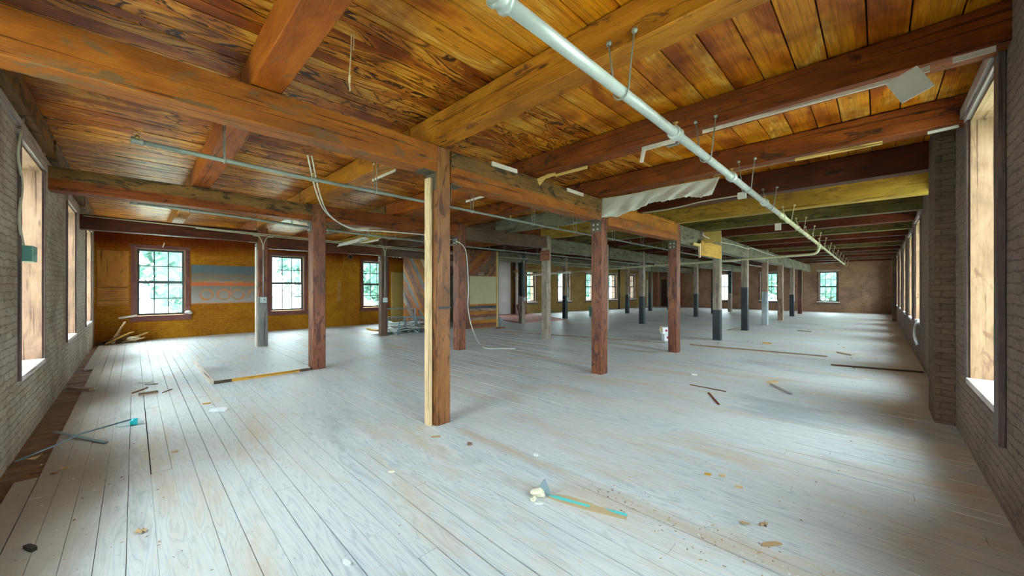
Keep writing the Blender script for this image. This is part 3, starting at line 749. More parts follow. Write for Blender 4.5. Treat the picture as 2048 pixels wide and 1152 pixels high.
# ------------------------------------------------------------------ joists
BAYS = [('right wall bay', XR + 0.02, 0), ('bay behind the front posts', 0, 1), ('bay behind the middle posts', 1, 2), ('ochre wall bay', 2, None)]
FAR = ['darkred', 'olive', 'darkred', 'darkred', 'olive', 'darkred', 'dark', 'darkred', 'dark', 'darkred']
JC = [['redorange', 'amber', 'rust', 'rust', 'darkred', 'yellow', 'olive'] + FAR,
      ['redorange', 'amber', 'redorange', 'rust', 'green', 'yellow', 'olive'] + FAR,
      ['amber', 'amber', 'smoke', 'amber', 'dark', 'rust', 'dark'] + FAR,
      ['amber', 'rust', 'rust', 'yellow', 'dark', 'rust', 'dark'] + FAR]
def row_x(row, y):
    L = sorted((c[1], c[0]) for (r, k), c in CENT.items() if r == row)
    if y <= L[0][0]: return L[0][1]
    for (ya, xa), (yb, xb) in zip(L, L[1:]):
        if ya <= y <= yb: return xa + (xb - xa) * (y - ya) / (yb - ya)
    return L[-1][1]
for b, (bn, ra, rb) in enumerate(BAYS):
    for k, (y, z0) in enumerate(JY):
        xa = ra if b == 0 else row_x(ra, y) - 0.005
        if rb is not None: xb = row_x(rb, y) + 0.005
        else: xb = XO + 0.01 if y < 14.3 else XO + 0.05 + (y - 14.3) * 0.119
        zz = z0
        o = stick('joist', (xa - (.3 if b < 3 and b > 0 else 0), y, (zz + ZC - .012) / 2), (xb - (.3 if b < 2 else 0), y, (zz + ZC - .012) / 2), 0.21, ZC - zz - .012, JC[b][k], None, 0.006, rough=0.005, segs=6)
        tag(o, '%s joist, %s from the left wall, %s' % (CN[JC[b][k]], ORD[k], bn), 'joist', 'ceiling joists')
# wall plate boards high on the left wall
for a, b in ((-15.0, -11.1), (-10.9, -7.2), (-7.0, -3.4)):
    tag(stick('wall_plate', (a, YN + 0.04, 3.20), (b, YN + 0.04, 3.20), 0.08, 0.22, 'smoke'), 'brown plate board high on the left wall, %s' % {-15.0: 'in the corner by the ochre wall', -10.9: 'between the second and third windows', -7.0: 'above the nearest window'}[a], 'board')
    tag(stick('wall_batten', (a + .3, YN + 0.012, 3.02), (b - .25, YN + 0.012, 3.02), 0.024, 0.07, 'casing_grey'), 'grey batten under the plate board, %s' % {-15.0: 'nearest the ochre wall', -10.9: 'above the second left wall window', -7.0: 'above the nearest left wall window'}[a], 'batten')

# ------------------------------------------------------------------ main sprinkler pipes
def ring(parent, c, axis, r, mat, t=0.006, name='ring'):
    axis = Vector(axis).normalized(); u = axis.orthogonal().normalized(); v = axis.cross(u)
    return tube(name, [Vector(c) + (u * math.cos(a) + v * math.sin(a)) * r for a in [2 * PI * i / 16 for i in range(16)]], t, mat, parent, 6, close=True)
def hanger(parent, c, r, top, mat, spread=0.09):
    """bent rod hanger: loop under the pipe, two arms to hooks on the joist"""
    c = Vector(c)
    pts = [c + Vector((-spread, 0, top - c.z)), c + Vector((-r, 0, 0.02))] + [c + Vector((r * 1.12 * math.cos(a), 0, r * 1.12 * math.sin(a))) for a in [PI + i * PI / 8 for i in range(0, 9)]] + [c + Vector((spread, 0, top - c.z))]
    h = tube('hanger', pts, 0.006, mat, parent, 6)
    for s in (-1, 1): lathe('hook', [(0.002, 0), (0.020, 0.002), (0.020, 0.012), (0.008, 0.02)], mat, h, Matrix.Translation(c + Vector((s * spread, 0.012, top - c.z))) @ Matrix.Rotation(PI / 2, 4, 'X'), 8)
def sprinkler(parent, c, r):
    s = lathe('sprinkler_head', [(0.003, 0), (0.014, 0), (0.014, 0.02), (0.008, 0.022), (0.008, 0.035), (0.022, 0.037), (0.022, 0.041), (0.004, 0.046)], 'brass', parent, Matrix.Translation(Vector(c) + Vector((0, 0, r))))
def coupling(parent, c, d, r, mat):
    d = Vector(d).normalized(); m = frame_from(Vector(c) - d * 0.04, Vector(c) + d * 0.04) @ Matrix.Rotation(PI / 2, 4, 'Y')
    lathe('coupling', [(r, 0), (r * 1.35, 0.0), (r * 1.35, 0.018), (r * 1.12, 0.024), (r * 1.12, 0.056), (r * 1.35, 0.062), (r * 1.35, 0.08), (r, 0.08)], mat, parent, m)
mp = empty('sprinkler_pipe', (0, 0, 0))
tag(mp, 'thick pale sprinkler pipe hung under the joists beside the right wall', 'pipe')
XP = lambda y: -1.165 - 0.004 * y
ZP = 2.76
def P(y, dz=0): return Vector((XP(y), y, ZP + dz))
tube('pipe', [P(0.9), P(2.5), P(4.5), P(7.6)], 0.035, 'pipe_white', mp, 16)
tube('pipe', [P(7.6), P(11), P(14.2)], 0.036, 'pipe_cream', mp, 14)  # cream from here on: yellowish light put into the pipe colour
tube('pipe', [P(14.2), P(20), P(26.5)], 0.028, 'pipe_cream', mp, 12)
for y in (1.12, 3.1, 4.75, 6.5, 8.0, 9.8, 11.4, 14.2, 17.5): coupling(mp, P(y), (0, 1, 0), 0.040 if y < 7.6 else 0.036 if y < 14 else .03, 'pipe_white' if y < 7.6 else 'pipe_cream'); sprinkler(mp, P(y), 0.05)
for y, z in JY[1:]: hanger(mp, (XP(y - .12), y - 0.12, ZP), 0.045 if y < 7.6 else .04, min(z + 0.06, 3.2), 'pipe_grey' if y < 7.6 else 'pipe_cream')
# branch pipe crossing the hall
bp = empty('branch_pipe'); tag(bp, 'cream pipe crossing the hall below the girders from the elbow', 'pipe')
tube('pipe', smooth_pts([P(13.9, -.03), P(13.9, -0.14), (-1.32, 13.91, 2.50), (-1.6, 13.93, 2.48)], 5) + [Vector((-7.5, 14.5, 2.35)), Vector((-10.6, 14.85, 2.27))], 0.035, 'pipe_cream', bp, 12)
tube('white_pipe', [(-10.6, 14.85, 2.27), (-14.45, 15.22, 2.20)], 0.06, 'pvc', bp, 12)
for t in (0.25, 0.45, 0.62, 0.8): c = Vector((-1.6, 13.93, 2.48)).lerp(Vector((-10.6, 14.85, 2.27)), t); tube('drop_rod', [c, c + Vector((0, 0, 0.7))], 0.005, 'iron', bp, 5)
vp = empty('drain_stack', (-14.6, 15.22, 0)); tag(vp, 'white vertical drain pipe standing against the plaster wall', 'pipe')
tube('pipe', [(0, 0, 0), (0, 0, 3.3)], 0.075, 'pvc', vp, 14); lathe('collar', [(0.07, 0), (0.105, 0), (0.105, 0.1), (0.07, 0.1)], 'pvc', vp, Matrix.Translation((0, 0, 1.95)))
tube('stack_tee', [(0, 0, 2.2), (0.0, 0, 2.2), (1.6, -0.16, 2.22), (1.6, -0.16, 2.7)], 0.05, 'pvc', vp, 12)
tag(stick('timber_rail', (-14.7, 15.0, 2.42), (-12.2, 14.7, 2.42), 0.05, 0.10, 'yellowlath'), 'yellow timber rail beside the white drain pipes', 'rail')
lp = tag(bx('leaning_plank', -.06, .06, -.015, .015, 0, .6, 'tanwood', None, 0.003, Matrix.Translation((-14.25, 15.1, 0)) @ Matrix.Rotation(-0.35, 4, 'Y')), 'short tan plank leaning at the foot of the white drain pipe', 'plank')

def thin_pipe(name, pts, r, mat, label, hangers=(), heads=(), end=None):
    e = empty(name); tag(e, label, 'pipe')
    pts = [Vector(p) for p in pts]; tube('pipe', pts, r, mat, e, 12)
    def on(y):
        for a, b in zip(pts, pts[1:]):
            if a.y <= y <= b.y: return a.lerp(b, (y - a.y) / (b.y - a.y))
        return pts[-1]
    for y, z in hangers: hanger(e, on(y), r * 1.2, z, 'galv', 0.05)
    for y in heads: coupling(e, on(y), pts[1] - pts[0], r, mat); sprinkler(e, on(y), r * 1.2)
    return e
J0 = JY
thin_pipe('sprinkler_pipe', [(-4.50, 0.0, 2.75), (-4.62, 1.3, 2.75), (-4.68, 3.2, 2.75), (-4.82, 6.2, 2.75), (-4.9, 14, 2.74), (-4.8, 26, 2.72)], 0.021, 'pipe_grey', 'thin grey sprinkler pipe behind the front post row, with hangers',
          [(y - 0.11, 3.12) for y, z in JY[:14]], (0.02, 1.45, 3.1, 4.8, 6.3, 8.0, 9.6, 11.3, 13.0))
thin_pipe('sprinkler_pipe', [at_z(262, 404, 2.78), at_z(480, 434, 2.76), at_z(640, 458, 2.75), at_z(770, 474, 2.75), (-8.9, 7.6, 2.75), (-8.8, 14, 2.74), (-8.7, 22, 2.72)], 0.024, 'pipe_grey', 'dark thin sprinkler pipe behind the middle post row',
          [(y - 0.11, 3.12) for y, z in JY[:11]], (0.0, 2.9, 4.6, 6.4, 8.0, 9.7))

# ------------------------------------------------------------------ conduit and cables
cx = CENT[(2, 0)][0]
cd = empty('conduit'); tag(cd, 'grey electrical conduit along the back row girder with drops to two boxes', 'conduit')
def facex(k): x, y, w = CENT[(2, k)]; return x + w / 2 + 0.02
fx = facex(0) + 0.012
tube('conduit_run', [(fx, YN + .05, 2.93), (fx, 2.2, 2.88), (facex(1) + .01, 5.3, 2.80), (facex(2) + .01, 8.4, 2.80)], 0.011, 'wire_cream', cd, 8)
tube('conduit_run', [(fx, 1.0, 2.88), (fx, 2.3, 2.84), (facex(1) + .01, 5.3, 2.76), (facex(2) + .02, 8.2, 2.74), (facex(3) + .02, 11.4, 2.74), (facex(4) + .02, 14.8, 2.72), (facex(6) + .02, 20, 2.74)], 0.011, 'wire_cream', cd, 8)
for k, zb in ((0, 1.22), (1, 1.15), (3, 1.05), (4, 1.0), (6, 1.1)):
    x, y, w = CENT[(2, k)]; X = x + w / 2 + 0.02; zt = 2.78 if k < 2 else 2.72
    for s in (-1, 1): tube('drop_bend', smooth_pts([(X, y + s * 0.22, zt + .04), (X, y + s * 0.09, zt + 0.02), (X, y + s * 0.02, zt - 0.13), (X, y + s * .008, zt - 0.3)]), 0.010, 'wire_cream', cd, 8)
    tube('drop', [(X, y, zt - 0.28), (X, y, zb + .04)], 0.013, 'galv', cd, 8)
    b = bx('outlet_box', X - 0.018, X + 0.05, y - 0.065, y + 0.065, zb - 0.10, zb + 0.05, 'box_grey', cd, 0.006)
    lathe('knockout', [(0.001, 0), (0.03, 0), (0.03, 0.006), (0.001, 0.006)], 'galv', b, Matrix.Translation((X + 0.05, y, zb - 0.025)) @ Matrix.Rotation(PI / 2, 4, 'Y'))
def cable(name, pts, r, mat, lab, n=6): return tag(tube(name, smooth_pts(pts, n), r, mat), lab, 'cable')
# hanging pair of white cables
q1 = CENT[(1, 0)]
A = [at_x(615, 333, -5.6), at_x(633, 385, -6.2), at_x(655, 428, -6.9), at_x(700, 455, -7.02), at_x(760, 462, -7.02), at_x(840, 469, -7.02), at_x(900, 479, -7.0)]
A[0].z = ZC + .002
cable('cable', A, 0.010, 'wire_white', 'white cable drooping from the ceiling onto the middle row girder')
cable('cable', [a + Vector((0.01, 0.05, -0.03 * (0 < i < 4))) for i, a in enumerate(A)], 0.009, 'wire_white', 'second white cable hanging just beside the drooping one', 6)
q2 = CENT[(1, 1)]; X = q2[0] + q2[2] / 2 + 0.02
B = [(X, q2[1] - .2, 2.62), (X, q2[1] + 0.0, 2.53), (X + .02, q2[1] + 0.10, 2.3), (X + 0.02, q2[1] + .16, 1.5), at_x(936, 615, X + .05), at_x(944, 655, X + .1), at_z(958, 686, .03), at_z(972, 696, .012), at_z(1000, 697, .012), at_z(1031, 697, .012)]
cable('cable', B, 0.010, 'wire_white', 'white cable hanging down a reddish post and trailing over the floor')
cable('cable', [at_y(1285, 426, 6.88), at_y(1340, 418, 6.88), at_y(1400, 404, 6.88), at_y(1440, 397, 6.88), at_y(1478, 391, 6.88)], 0.012, 'wire_cream', 'cream cable running along a rust joist to a junction box')
jb = tag(bx('junction_box', -.06, .06, -.03, .03, -.05, .05, 'enamel', None, .006, Matrix.Translation(at_y(1484, 391, 6.87))), 'small white junction box at the end of the cream cable', 'box')
cable('cable', [at_x(1406, 466, -3.06), at_x(1410, 473, -3.06), at_x(1440, 484, -3.06), at_x(1470, 490, -3.06), at_x(1497, 498, -3.06), at_x(1502, 496, -3.06), at_x(1530, 506, -3.04), at_x(1560, 516, -3.02)], 0.010, 'wire_white', 'white cable stapled along the grey-green front girder')
cable('cable', [at_x(987, 467, -7.6), at_x(1050, 459, -7.3), at_x(1080, 452, -6.6), at_x(1130, 450, -5.8), at_x(1185, 441, -5.2)], 0.012, 'wire_cream', 'cream cable strung between joists behind the front posts')
# cable and green box on the left wall
cable('cable', [(-4.95, YN + .02, 3.28), at_y(38, 178, YN + .02), at_y(48, 215, YN + .02), at_y(42, 260, YN + .02), at_y(36, 310, YN + .02), at_y(44, 370, YN + .02), at_y(38, 440, YN + .02), at_y(47, 492, YN + .02)], 0.011, 'wire_cream', 'cream cable down the left wall to the green box')
gb = empty('outlet_box', at_y(54, 508, YN + 0.03)); tag(gb, 'dark green metal outlet box on the left wall beside the nearest window', 'box')
bx('box_body', -.11, .11, -.03, .05, -.075, .075, 'box_green', gb, .008)
for i in (-1, 1): lathe('cover_screw', [(0.001, 0), (0.012, 0), (0.012, 0.006), (0.001, 0.008)], 'galv', gb, Matrix.Translation((i * .05, .05, 0)) @ Matrix.Rotation(-PI / 2, 4, 'X'))
# string hanging from the ceiling near the camera
S0 = at_z(704, 0, 3.28)
S0 = Vector((-2.65, 1.15, 3.33))
def below(px, py): r = ray(px, py); t = (S0.x * FW.x + S0.y * FW.y); return Vector((0, 0, EYE)) + r * t
st = empty('pull_cord'); tag(st, 'thin tan cord hanging from the ceiling boards near the camera', 'cord')
tube('cord', [below(707, -30), below(706, 15), below(703, 60), below(702, 100), below(699, 150), below(700, 182)], 0.005, 'card', st, 6)
tube('strand', [below(709, -30), below(709, 40), below(707, 100)], 0.003, 'card', st, 5)
tube('yellow_end', [below(706, -20), below(706, 20), below(703, 45)], 0.006, 'yellowlath', st, 6)
tube('knot', [below(700, 150), below(699, 156), below(699, 166)], 0.009, 'pine', st, 6)

# ------------------------------------------------------------------ laths, plates and sheets on the timber
def lath(p0, p1, w, t, mat, lab, up=(0, 0, 1), cat='batten', name='lath'):
    return tag(stick(name, p0, p1, t, w, mat, None, 0.001, up), lab, cat)
Y2 = 3.97 - 0.105 - 0.008
lath(at_y(1405, 264, Y2), at_y(1795, 158, Y2), .03, .014, 'lath', 'long white lath nailed along the lower edge of a rust joist')
lath(at_y(1802, 155, Y2), at_y(1860, 137, Y2), .04, .014, 'lath', 'short white lath to the right of the hanging white plate')
lath(at_y(1905, 121, Y2), at_y(1992, 97, Y2), .035, .014, 'lath', 'white lath at the right wall end of the joist')
L1 = lath(at_y(1284, 299, Y2), at_y(1350, 281, Y2), .045, .014, 'lath', 'white lath with a bent down end beside the pale pipe')
c = at_y(1286, 308, Y2 - .012); bx('bent_end', -.02, .02, -.006, .006, -.09, .05, 'lath', L1, 0, L1.matrix_basis.inverted() @ Matrix.Translation(c) @ Matrix.Rotation(.2, 4, 'Y'))
pl = tag(bx('metal_plate', -.085, .085, -.004, .004, -.20, 0, 'enamel', None, .003, Matrix.Translation(at_y(1802, 150, Y2 - .02)) @ Matrix.Rotation(-0.42, 4, 'Y') @ Matrix.Rotation(-.15, 4, 'X')), 'white metal plate dangling from the joist near the right wall', 'plate')
lath(at_y(1112, 351, Y2), at_y(1174, 334, Y2), .035, .02, 'yellowlath', 'yellowish lath under the rust joist near the front girder')
tg = tag(slab('torn_strip', [(0, 0), (.2, .03), (.32, .02), (.32, -.02), (.15, -.03), (.05, -.10)], .006, 'yellowlath', None, Matrix.Translation(at_y(1074, 358, Y2)) @ Matrix.Rotation(PI / 2, 4, 'X')), 'torn yellow strip hanging at the joist end by the front girder', 'strip')
GX = CENT[(0, 0)][0] + .125
lath(at_x(984, 327, GX), at_x(1034, 343, GX), .05, .02, 'lath', 'white block nailed to the top of the smoky brown girder')
lath(at_x(1134, 379, GX), at_x(1166, 390, GX), .05, .02, 'lath', 'short white block on the girder near the second front post')
Y1 = 2.31
lath(at_z(745, 361, 3.035), at_z(791, 340, 3.035), .035, .014, 'lath', 'white lath under a joist left of the nearest post')
lath(at_z(932, 403, 3.035), at_z(980, 389, 3.035), .035, .014, 'lath', 'white lath under a joist just right of the nearest post')
lath(at_y(1855, 266, 5.44), at_y(1918, 252, 5.44), .03, .014, 'casing_grey', 'grey lath on the joist end above the brick pilaster')
lath(at_y(1590, 320, 5.44), at_y(1765, 285, 5.44), .035, .014, 'yellowlath', 'thin yellow lath along the fourth joist')
lath(at_y(1428, 351, 5.44), at_y(1590, 320, 5.44), .018, .012, 'jamb', 'thin pinkish lath along the fourth joist near the pipe')
tag(bx('metal_plate', -.06, .06, -.003, .003, -.12, .04, 'enamel', None, 0, Matrix.Translation(at_y(1556, 450, 10.308))), 'small cream plate hanging under a far joist beside the pipe', 'plate')
pt = tag(bx('steel_strap', -.07, .07, -.03, .03, -.008, .008, 'galv', None, 0, Matrix.Translation(at_z(1346, 290, 3.31))), 'small galvanised strap on the ceiling boards beside the pale pipe', 'strap')

# cloudy plastic sheet draped under the fourth joist
def sheet():
    top = [(1204, 397), (1260, 388), (1320, 375), (1380, 364), (1440, 353)]
    bot = [(1203, 436), (1236, 433), (1262, 423), (1285, 414), (1300, 406), (1330, 402), (1352, 397), (1375, 394), (1400, 395), (1424, 390)]
    def interp(L, t):
        f = t * (len(L) - 1); i = min(int(f), len(L) - 2); f -= i
        return L[i][0] * (1 - f) + L[i + 1][0] * f, L[i][1] * (1 - f) + L[i + 1][1] * f
    bm = bmesh.new(); rnd = random.Random(4); nx, nz = 60, 12; g = []
    for i in range(nx + 1):
        t = i / nx; a = interp(top, t); b = interp(bot, t); row = []
        jag = rnd.uniform(-1.5, 1.5)
        for j in range(nz + 1):
            s = j / nz
            px = a[0] * (1 - s) + b[0] * s; py = a[1] * (1 - s) + (b[1] + jag) * s
            fold = 0.035 * s * math.sin(t * 34 + s * 5) + 0.03 * s * math.sin(t * 11 - s * 3) + 0.012 * math.sin(t * 70 + s * 17) * s
            row.append(bm.verts.new(at_y(px, py, 5.56 - 0.125 + (0.0 if j == 0 else fold - 0.03 * s))))
        g.append(row)
    for i in range(nx):
        for j in range(nz): bm.faces.new((g[i][j], g[i + 1][j], g[i + 1][j + 1], g[i][j + 1]))
    o = finish('plastic_sheet', bm, 'poly', smooth=True)
    md = o.modifiers.new('thickness', 'SOLIDIFY'); md.thickness = 0.0015
    tag(o, 'torn cloudy plastic sheet hanging from a joist above the second front post', 'plastic sheet')
sheet()

# strand board and yellow panel by the fourth front post
x = CENT[(0, 3)][0] + CENT[(0, 3)][2] / 2 + 0.03
a, b_ = at_x(1402, 478, x), at_x(1442, 518, x)
ob = empty('strand_board', (x, a.y, b_.z)); tag(ob, 'orange strand board panel fixed to the fourth front row post', 'panel')
bx('board', -.012, .012, 0, b_.y - a.y, 0, a.z - b_.z - .04, 'osb', ob); bx('edge_cleat', -.03, .012, -.10, -.04, -.06, a.z - b_.z - .12, 'pine', ob); bx('top_cleat', -.03, .0, -.5, -.06, a.z - b_.z - .20, a.z - b_.z - .13, 'yellowlath', ob)
a, b_ = at_y(1406, 466, 10.28), at_y(1442, 480, 10.28)
tag(bx('yellow_panel', a.x, b_.x, 10.29, 10.31, b_.z - .05, a.z + .02, 'yellowdoor'), 'yellow board panel under the green joist above the fourth front post', 'panel')

# ------------------------------------------------------------------ fluorescent lamps
def fluoro(p0, p1, tilt, lab, tubes=2, L=None):
    p0, p1 = Vector(p0), Vector(p1); L = (p1 - p0).length
    r = empty('fluorescent_light', mw=frame_from(p0, p1) @ Matrix.Rotation(tilt, 4, 'X')); tag(r, lab, 'ceiling light')
    bm = bmesh.new()
    prof = [(-.13, -.03), (-.05, .035), (.05, .035), (.13, -.03)]
    for k in range(3):
        a, b = prof[k], prof[k + 1]
        vs = [bm.verts.new(v) for v in ((0, a[0], a[1]), (L, a[0], a[1]), (L, b[0], b[1]), (0, b[0], b[1]), (0, a[0], a[1] + .006), (L, a[0], a[1] + .006), (L, b[0], b[1] + .006), (0, b[0], b[1] + .006))]
        for f in ((0, 3, 2, 1), (4, 5, 6, 7), (0, 1, 5, 4), (1, 2, 6, 5), (2, 3, 7, 6), (3, 0, 4, 7)): bm.faces.new([vs[i] for i in f])
    finish('reflector', bm, 'enamel', r)
    bx('ballast_housing', 0, L, -.03, .03, .005, .035, 'enamel', r)
    for s in ([-.055, .055] if tubes == 2 else [0]): tube('lamp_tube', [(.04, s, -.012), (L - .04, s, -.012)], .017, 'pipe_white', r, 10)
    for s in (.25, .75): tube('suspension_chain', [(L * s, 0, .035), (L * s, 0, .66)], .003, 'iron', r, 4)
    return r
F0 = at_z(683, 489, 2.62); 
fluoro(at_z(683, 490, 2.68), at_z(727, 478, 2.68), 0.25, 'white double tube fluorescent light hanging behind the middle post row')
fluoro(at_z(792, 514, 2.62), at_z(812, 510, 2.62), 0, 'small white fluorescent light hanging by the diagonal board partition', 1)
fluoro((-7.9, 18.2, 2.66), (-4.0, 17.9, 2.66), 0, 'long dull fluorescent light far down the hall behind the strand board')

# ------------------------------------------------------------------ timber partition near the ochre wall
pr = empty('partition', (0, 0, 0)); tag(pr, 'board partition clad in diagonal multicoloured planks near the ochre wall', 'partition')
bcols = ['post', 'orange', 'slate', 'amber', 'orange', 'tanwood', 'slate', 'post', 'orange', 'slate', 'amber', 'post']
def diag_panel(name, p0, p1, z0, z1, ang, bw, cols, thick=0.03, holes=None, seed=1):
    """planks at an angle, clipped to the rectangle between p0 and p1"""
    p0, p1 = Vector((*p0, 0)), Vector((*p1, 0)); L = (p1 - p0).length; mw = frame_from(p0, p1); H = z1 - z0
    bm = bmesh.new(); uv = bm.loops.layers.uv.verify(); rnd = random.Random(seed)
    d = Vector((math.cos(ang), math.sin(ang))); n = Vector((-d.y, d.x))
    c = Vector((L / 2, H / 2)); R = math.hypot(L, H) / 2 + bw; k = -R; i = 0
    names = sorted(set(cols))
    def clip(poly, ax, lim, sgn):
        out = []
        for a, b in zip(poly, poly[1:] + poly[:1]):
            ia, ib = sgn * (a[ax] - lim) >= 0, sgn * (b[ax] - lim) >= 0
            if ia: out.append(a)
            if ia != ib: t = (lim - a[ax]) / (b[ax] - a[ax]); out.append(a + (b - a) * t)
        return out
    while k < R:
        w = bw * rnd.uniform(.8, 1.25)
        poly = [c + d * -R + n * k, c + d * R + n * k, c + d * R + n * (k + w - .004), c + d * -R + n * (k + w - .004)]
        for ax, lim, sg in ((0, 0, 1), (0, L, -1), (1, 0, 1), (1, H, -1)):
            if poly: poly = clip(poly, ax, lim, sg)
        if len(poly) > 2:
            th = thick * rnd.uniform(.8, 1.1); uo = rnd.uniform(0, 20)
            A = [bm.verts.new((p.x, 0, z0 + p.y)) for p in poly]; B = [bm.verts.new((p.x, -th, z0 + p.y)) for p in poly]
            fs = [bm.faces.new(A), bm.faces.new(B[::-1])] + [bm.faces.new((A[j], A[(j + 1) % len(A)], B[(j + 1) % len(A)], B[j])) for j in range(len(A))]
            for f in fs:
                f.material_index = names.index(cols[i % len(cols)])
                for l in f.loops:
                    q = Vector((l.vert.co.x, l.vert.co.z)); l[uv].uv = (q.dot(d) + uo, q.dot(n))
        k += w; i += 1
    return finish(name, bm, names, pr, mw)
Pa, Pb, Pc, Pd = (-14.25, 7.98), (-12.15, 8.32), (-10.72, 8.60), (-10.60, 9.92)
diag_panel('diagonal_cladding', Pa, Pb, 0, 2.95, -0.98, .15, bcols)
bx('corner_strip', 0, .16, -.02, .02, 0, 2.9, 'dark', pr, 0, frame_from((-10.88, 8.58, 0), (Pc[0], Pc[1], 0)))
m = frame_from((*Pc, 0), (*Pd, 0))
diag_panel('upper_cladding', Pc, Pd, 1.92, 2.92, 0.75, .16, ['rust', 'orange', 'post', 'smoke', 'dark', 'post'], seed=5)
diag_panel('lower_cladding', Pc, Pd, 0.0, 0.92, 0.0, .12, ['amber', 'tanwood', 'black', 'amber', 'post', 'amber', 'tanwood', 'post'], seed=8)
LL = (Vector(Pd) - Vector(Pc)).length
bx('beige_board', 0.03, LL - .03, -.035, -.01, 0.90, 1.94, 'beige', pr, .003, m)
bx('notice', .42, .68, -.045, -.036, 1.97, 2.10, 'jamb', pr, 0, m)
bx('corner_post', LL - .04, LL + .03, -.05, .10, 0, 2.92, 'yellowlath', pr, .003, m); bx('corner_post', -.05, .03, -.05, .10, 0, 2.92, 'post', pr, .003, m)
bx('inner_sheathing', 0, LL, .0, .05, 0, 2.92, 'dark', pr, 0, m)
m2 = frame_from((*Pa, 0), (*Pb, 0)); bx('inner_sheathing', 0, 2.12, 0.0, .05, 0, 2.95, 'dark', pr, 0, m2)
bx('end_wall', 0, 4.3, 0, .06, 0, 3.0, 'green', pr, 0, frame_from((*Pd, 0), (-14.98, 10.0, 0)))
bx('grey_edge_board', -.02, .08, -.10, .0, 0, 2.6, 'greypaint', pr, 0, frame_from((*Pd, 0), (-14.98, 10.0, 0)))
bx('base_rail', .3, 2.0, -.07, -.03, .62, .70, 'orange', pr, 0, m2)
bx('header_board', 0, 1.4, 0, .05, 2.3, 2.92, 'dark', pr, 0, frame_from((*Pb, 0), (*Pc, 0)))

# ------------------------------------------------------------------ ochre wall fittings
xw = XO + 0.012
pp = empty('plywood_sheet', (xw, -.70, 1.0)); tag(pp, 'orange plywood sheet on the ochre wall left of the first window', 'panel')
bx('upper_sheet', -.008, .012, 0, .60, .56, 1.54, 'ply', pp); bx('lower_sheet', -.008, .010, 0, .60, 0, .555, 'ply', pp)
mu = empty('mural', (XO + .006, 1.24, 1.0)); tag(mu, 'blue-grey painted wall panel with red stripe and orange rings between the windows', 'mural')
bm = bmesh.new(); uv = bm.loops.layers.uv.verify(); box(bm, -.004, .004, 0, 2.0, 0, 1.22)
for f in bm.faces:
    for l in f.loops: l[uv].uv = (l.vert.co.y, l.vert.co.z / 1.22)
finish('painted_ground', bm, 'mural', mu)
bx('red_stripe', .004, .008, -.02, 2.0, .57, .67, 'mural_red', mu); bx('pink_base_line', .004, .007, .02, 2.0, .0, .035, 'mural_orange', mu)
def annulus(name, cy, cz, r0, r1, a0=0, a1=2 * PI, x=.004, th=.003, mat='mural_orange', sy=1.0):
    bm = bmesh.new(); n = 28; R = []
    for i in range(n + 1):
        a = a0 + (a1 - a0) * i / n
        R.append([bm.verts.new((xx, cy + r * math.cos(a) * sy, cz + r * math.sin(a))) for xx in (x, x + th) for r in (r0, r1)])
    for p, q in zip(R, R[1:]):
        for u, v in ((0, 1), (1, 3), (3, 2), (2, 0)): bm.faces.new((p[u], p[v], q[v], q[u]))
    return finish(name, bm, mat, mu)
for cy, k in ((.37, 0), (.80, 0), (1.18, 0), (1.62, 0)):
    annulus('ring', cy, .29, .125, .185, 0 if cy < 1.5 else -.2, 2 * PI if cy < 1.5 else 3.6)
bx('letter_stem', .0045, .0075, .965, .995, .20, .55, 'mural_orange', mu)
bx('orange_patch', .004, .006, .30, 1.3, .67, .71, 'mural_orange', mu)
lathe('pipe_hole', [(.001, 0), (.11, 0), (.11, .02), (.08, .022), (.078, -.0)], 'br_far', None, Matrix.Translation((XO + .10, 6.05, 2.74)) @ Matrix.Rotation(PI / 2, 4, 'Y'))
o = bpy.data.objects['pipe_hole']; tag(o, 'round flue ring high on the ochre chimney breast', 'flue'); 
lathe('hole_cap', [(.001, 0), (.075, 0), (.075, .024), (.001, .025)], 'dirt', o)
# faint chalk tallies on the ochre wall
tl = empty('pencil_tally', (XO + .003, 5.55, 0)); tag(tl, 'column of grey pencil marks beside the ochre chimney breast', 'marks')
for i in range(16): bx('mark', 0, .002, .02 + .02 * (i % 3), .15 + .02 * (i % 2), .98 + i * .052, .99 + i * .052, 'casing_grey', tl)
tag(stick('leaning_lath', (XO + .07, -.30, .66), (XO + .10, .06, .72), .02, .05, 'lath'), 'white lath poking left from the first ochre wall window sill', 'lath')
tag(stick('head_block', (XO + .03, .60, 2.70), (XO + .035, .64, 2.84), .05, .02, 'lath'), 'small white block above the first ochre wall window', 'block')
def wad(name, c, r, mat, lab, cat, seed=0, sq=(1, 1, .6)):
    bm = bmesh.new(); bmesh.ops.create_icosphere(bm, subdivisions=3, radius=1)
    rnd = random.Random(seed); ks = [(Vector((rnd.gauss(0, 1), rnd.gauss(0, 1), rnd.gauss(0, 1))).normalized(), rnd.uniform(-.35, .3)) for _ in range(26)]
    for v in bm.verts:
        f = 1 + sum(a * max(0, v.co.normalized().dot(k)) ** 8 for k, a in ks)
        v.co = Vector((v.co.x * sq[0], v.co.y * sq[1], v.co.z * sq[2])) * r * f
    zmin = min(v.co.z for v in bm.verts)
    for v in bm.verts: v.co.z -= zmin
    return tag(finish(name, bm, mat, None, Matrix.Translation(c)), lab, cat)
wad('paper_wad', (XO + .08, 1.17, .70), .09, 'paper', 'crumpled white paper on the right end of the first ochre window sill', 'paper', 3)

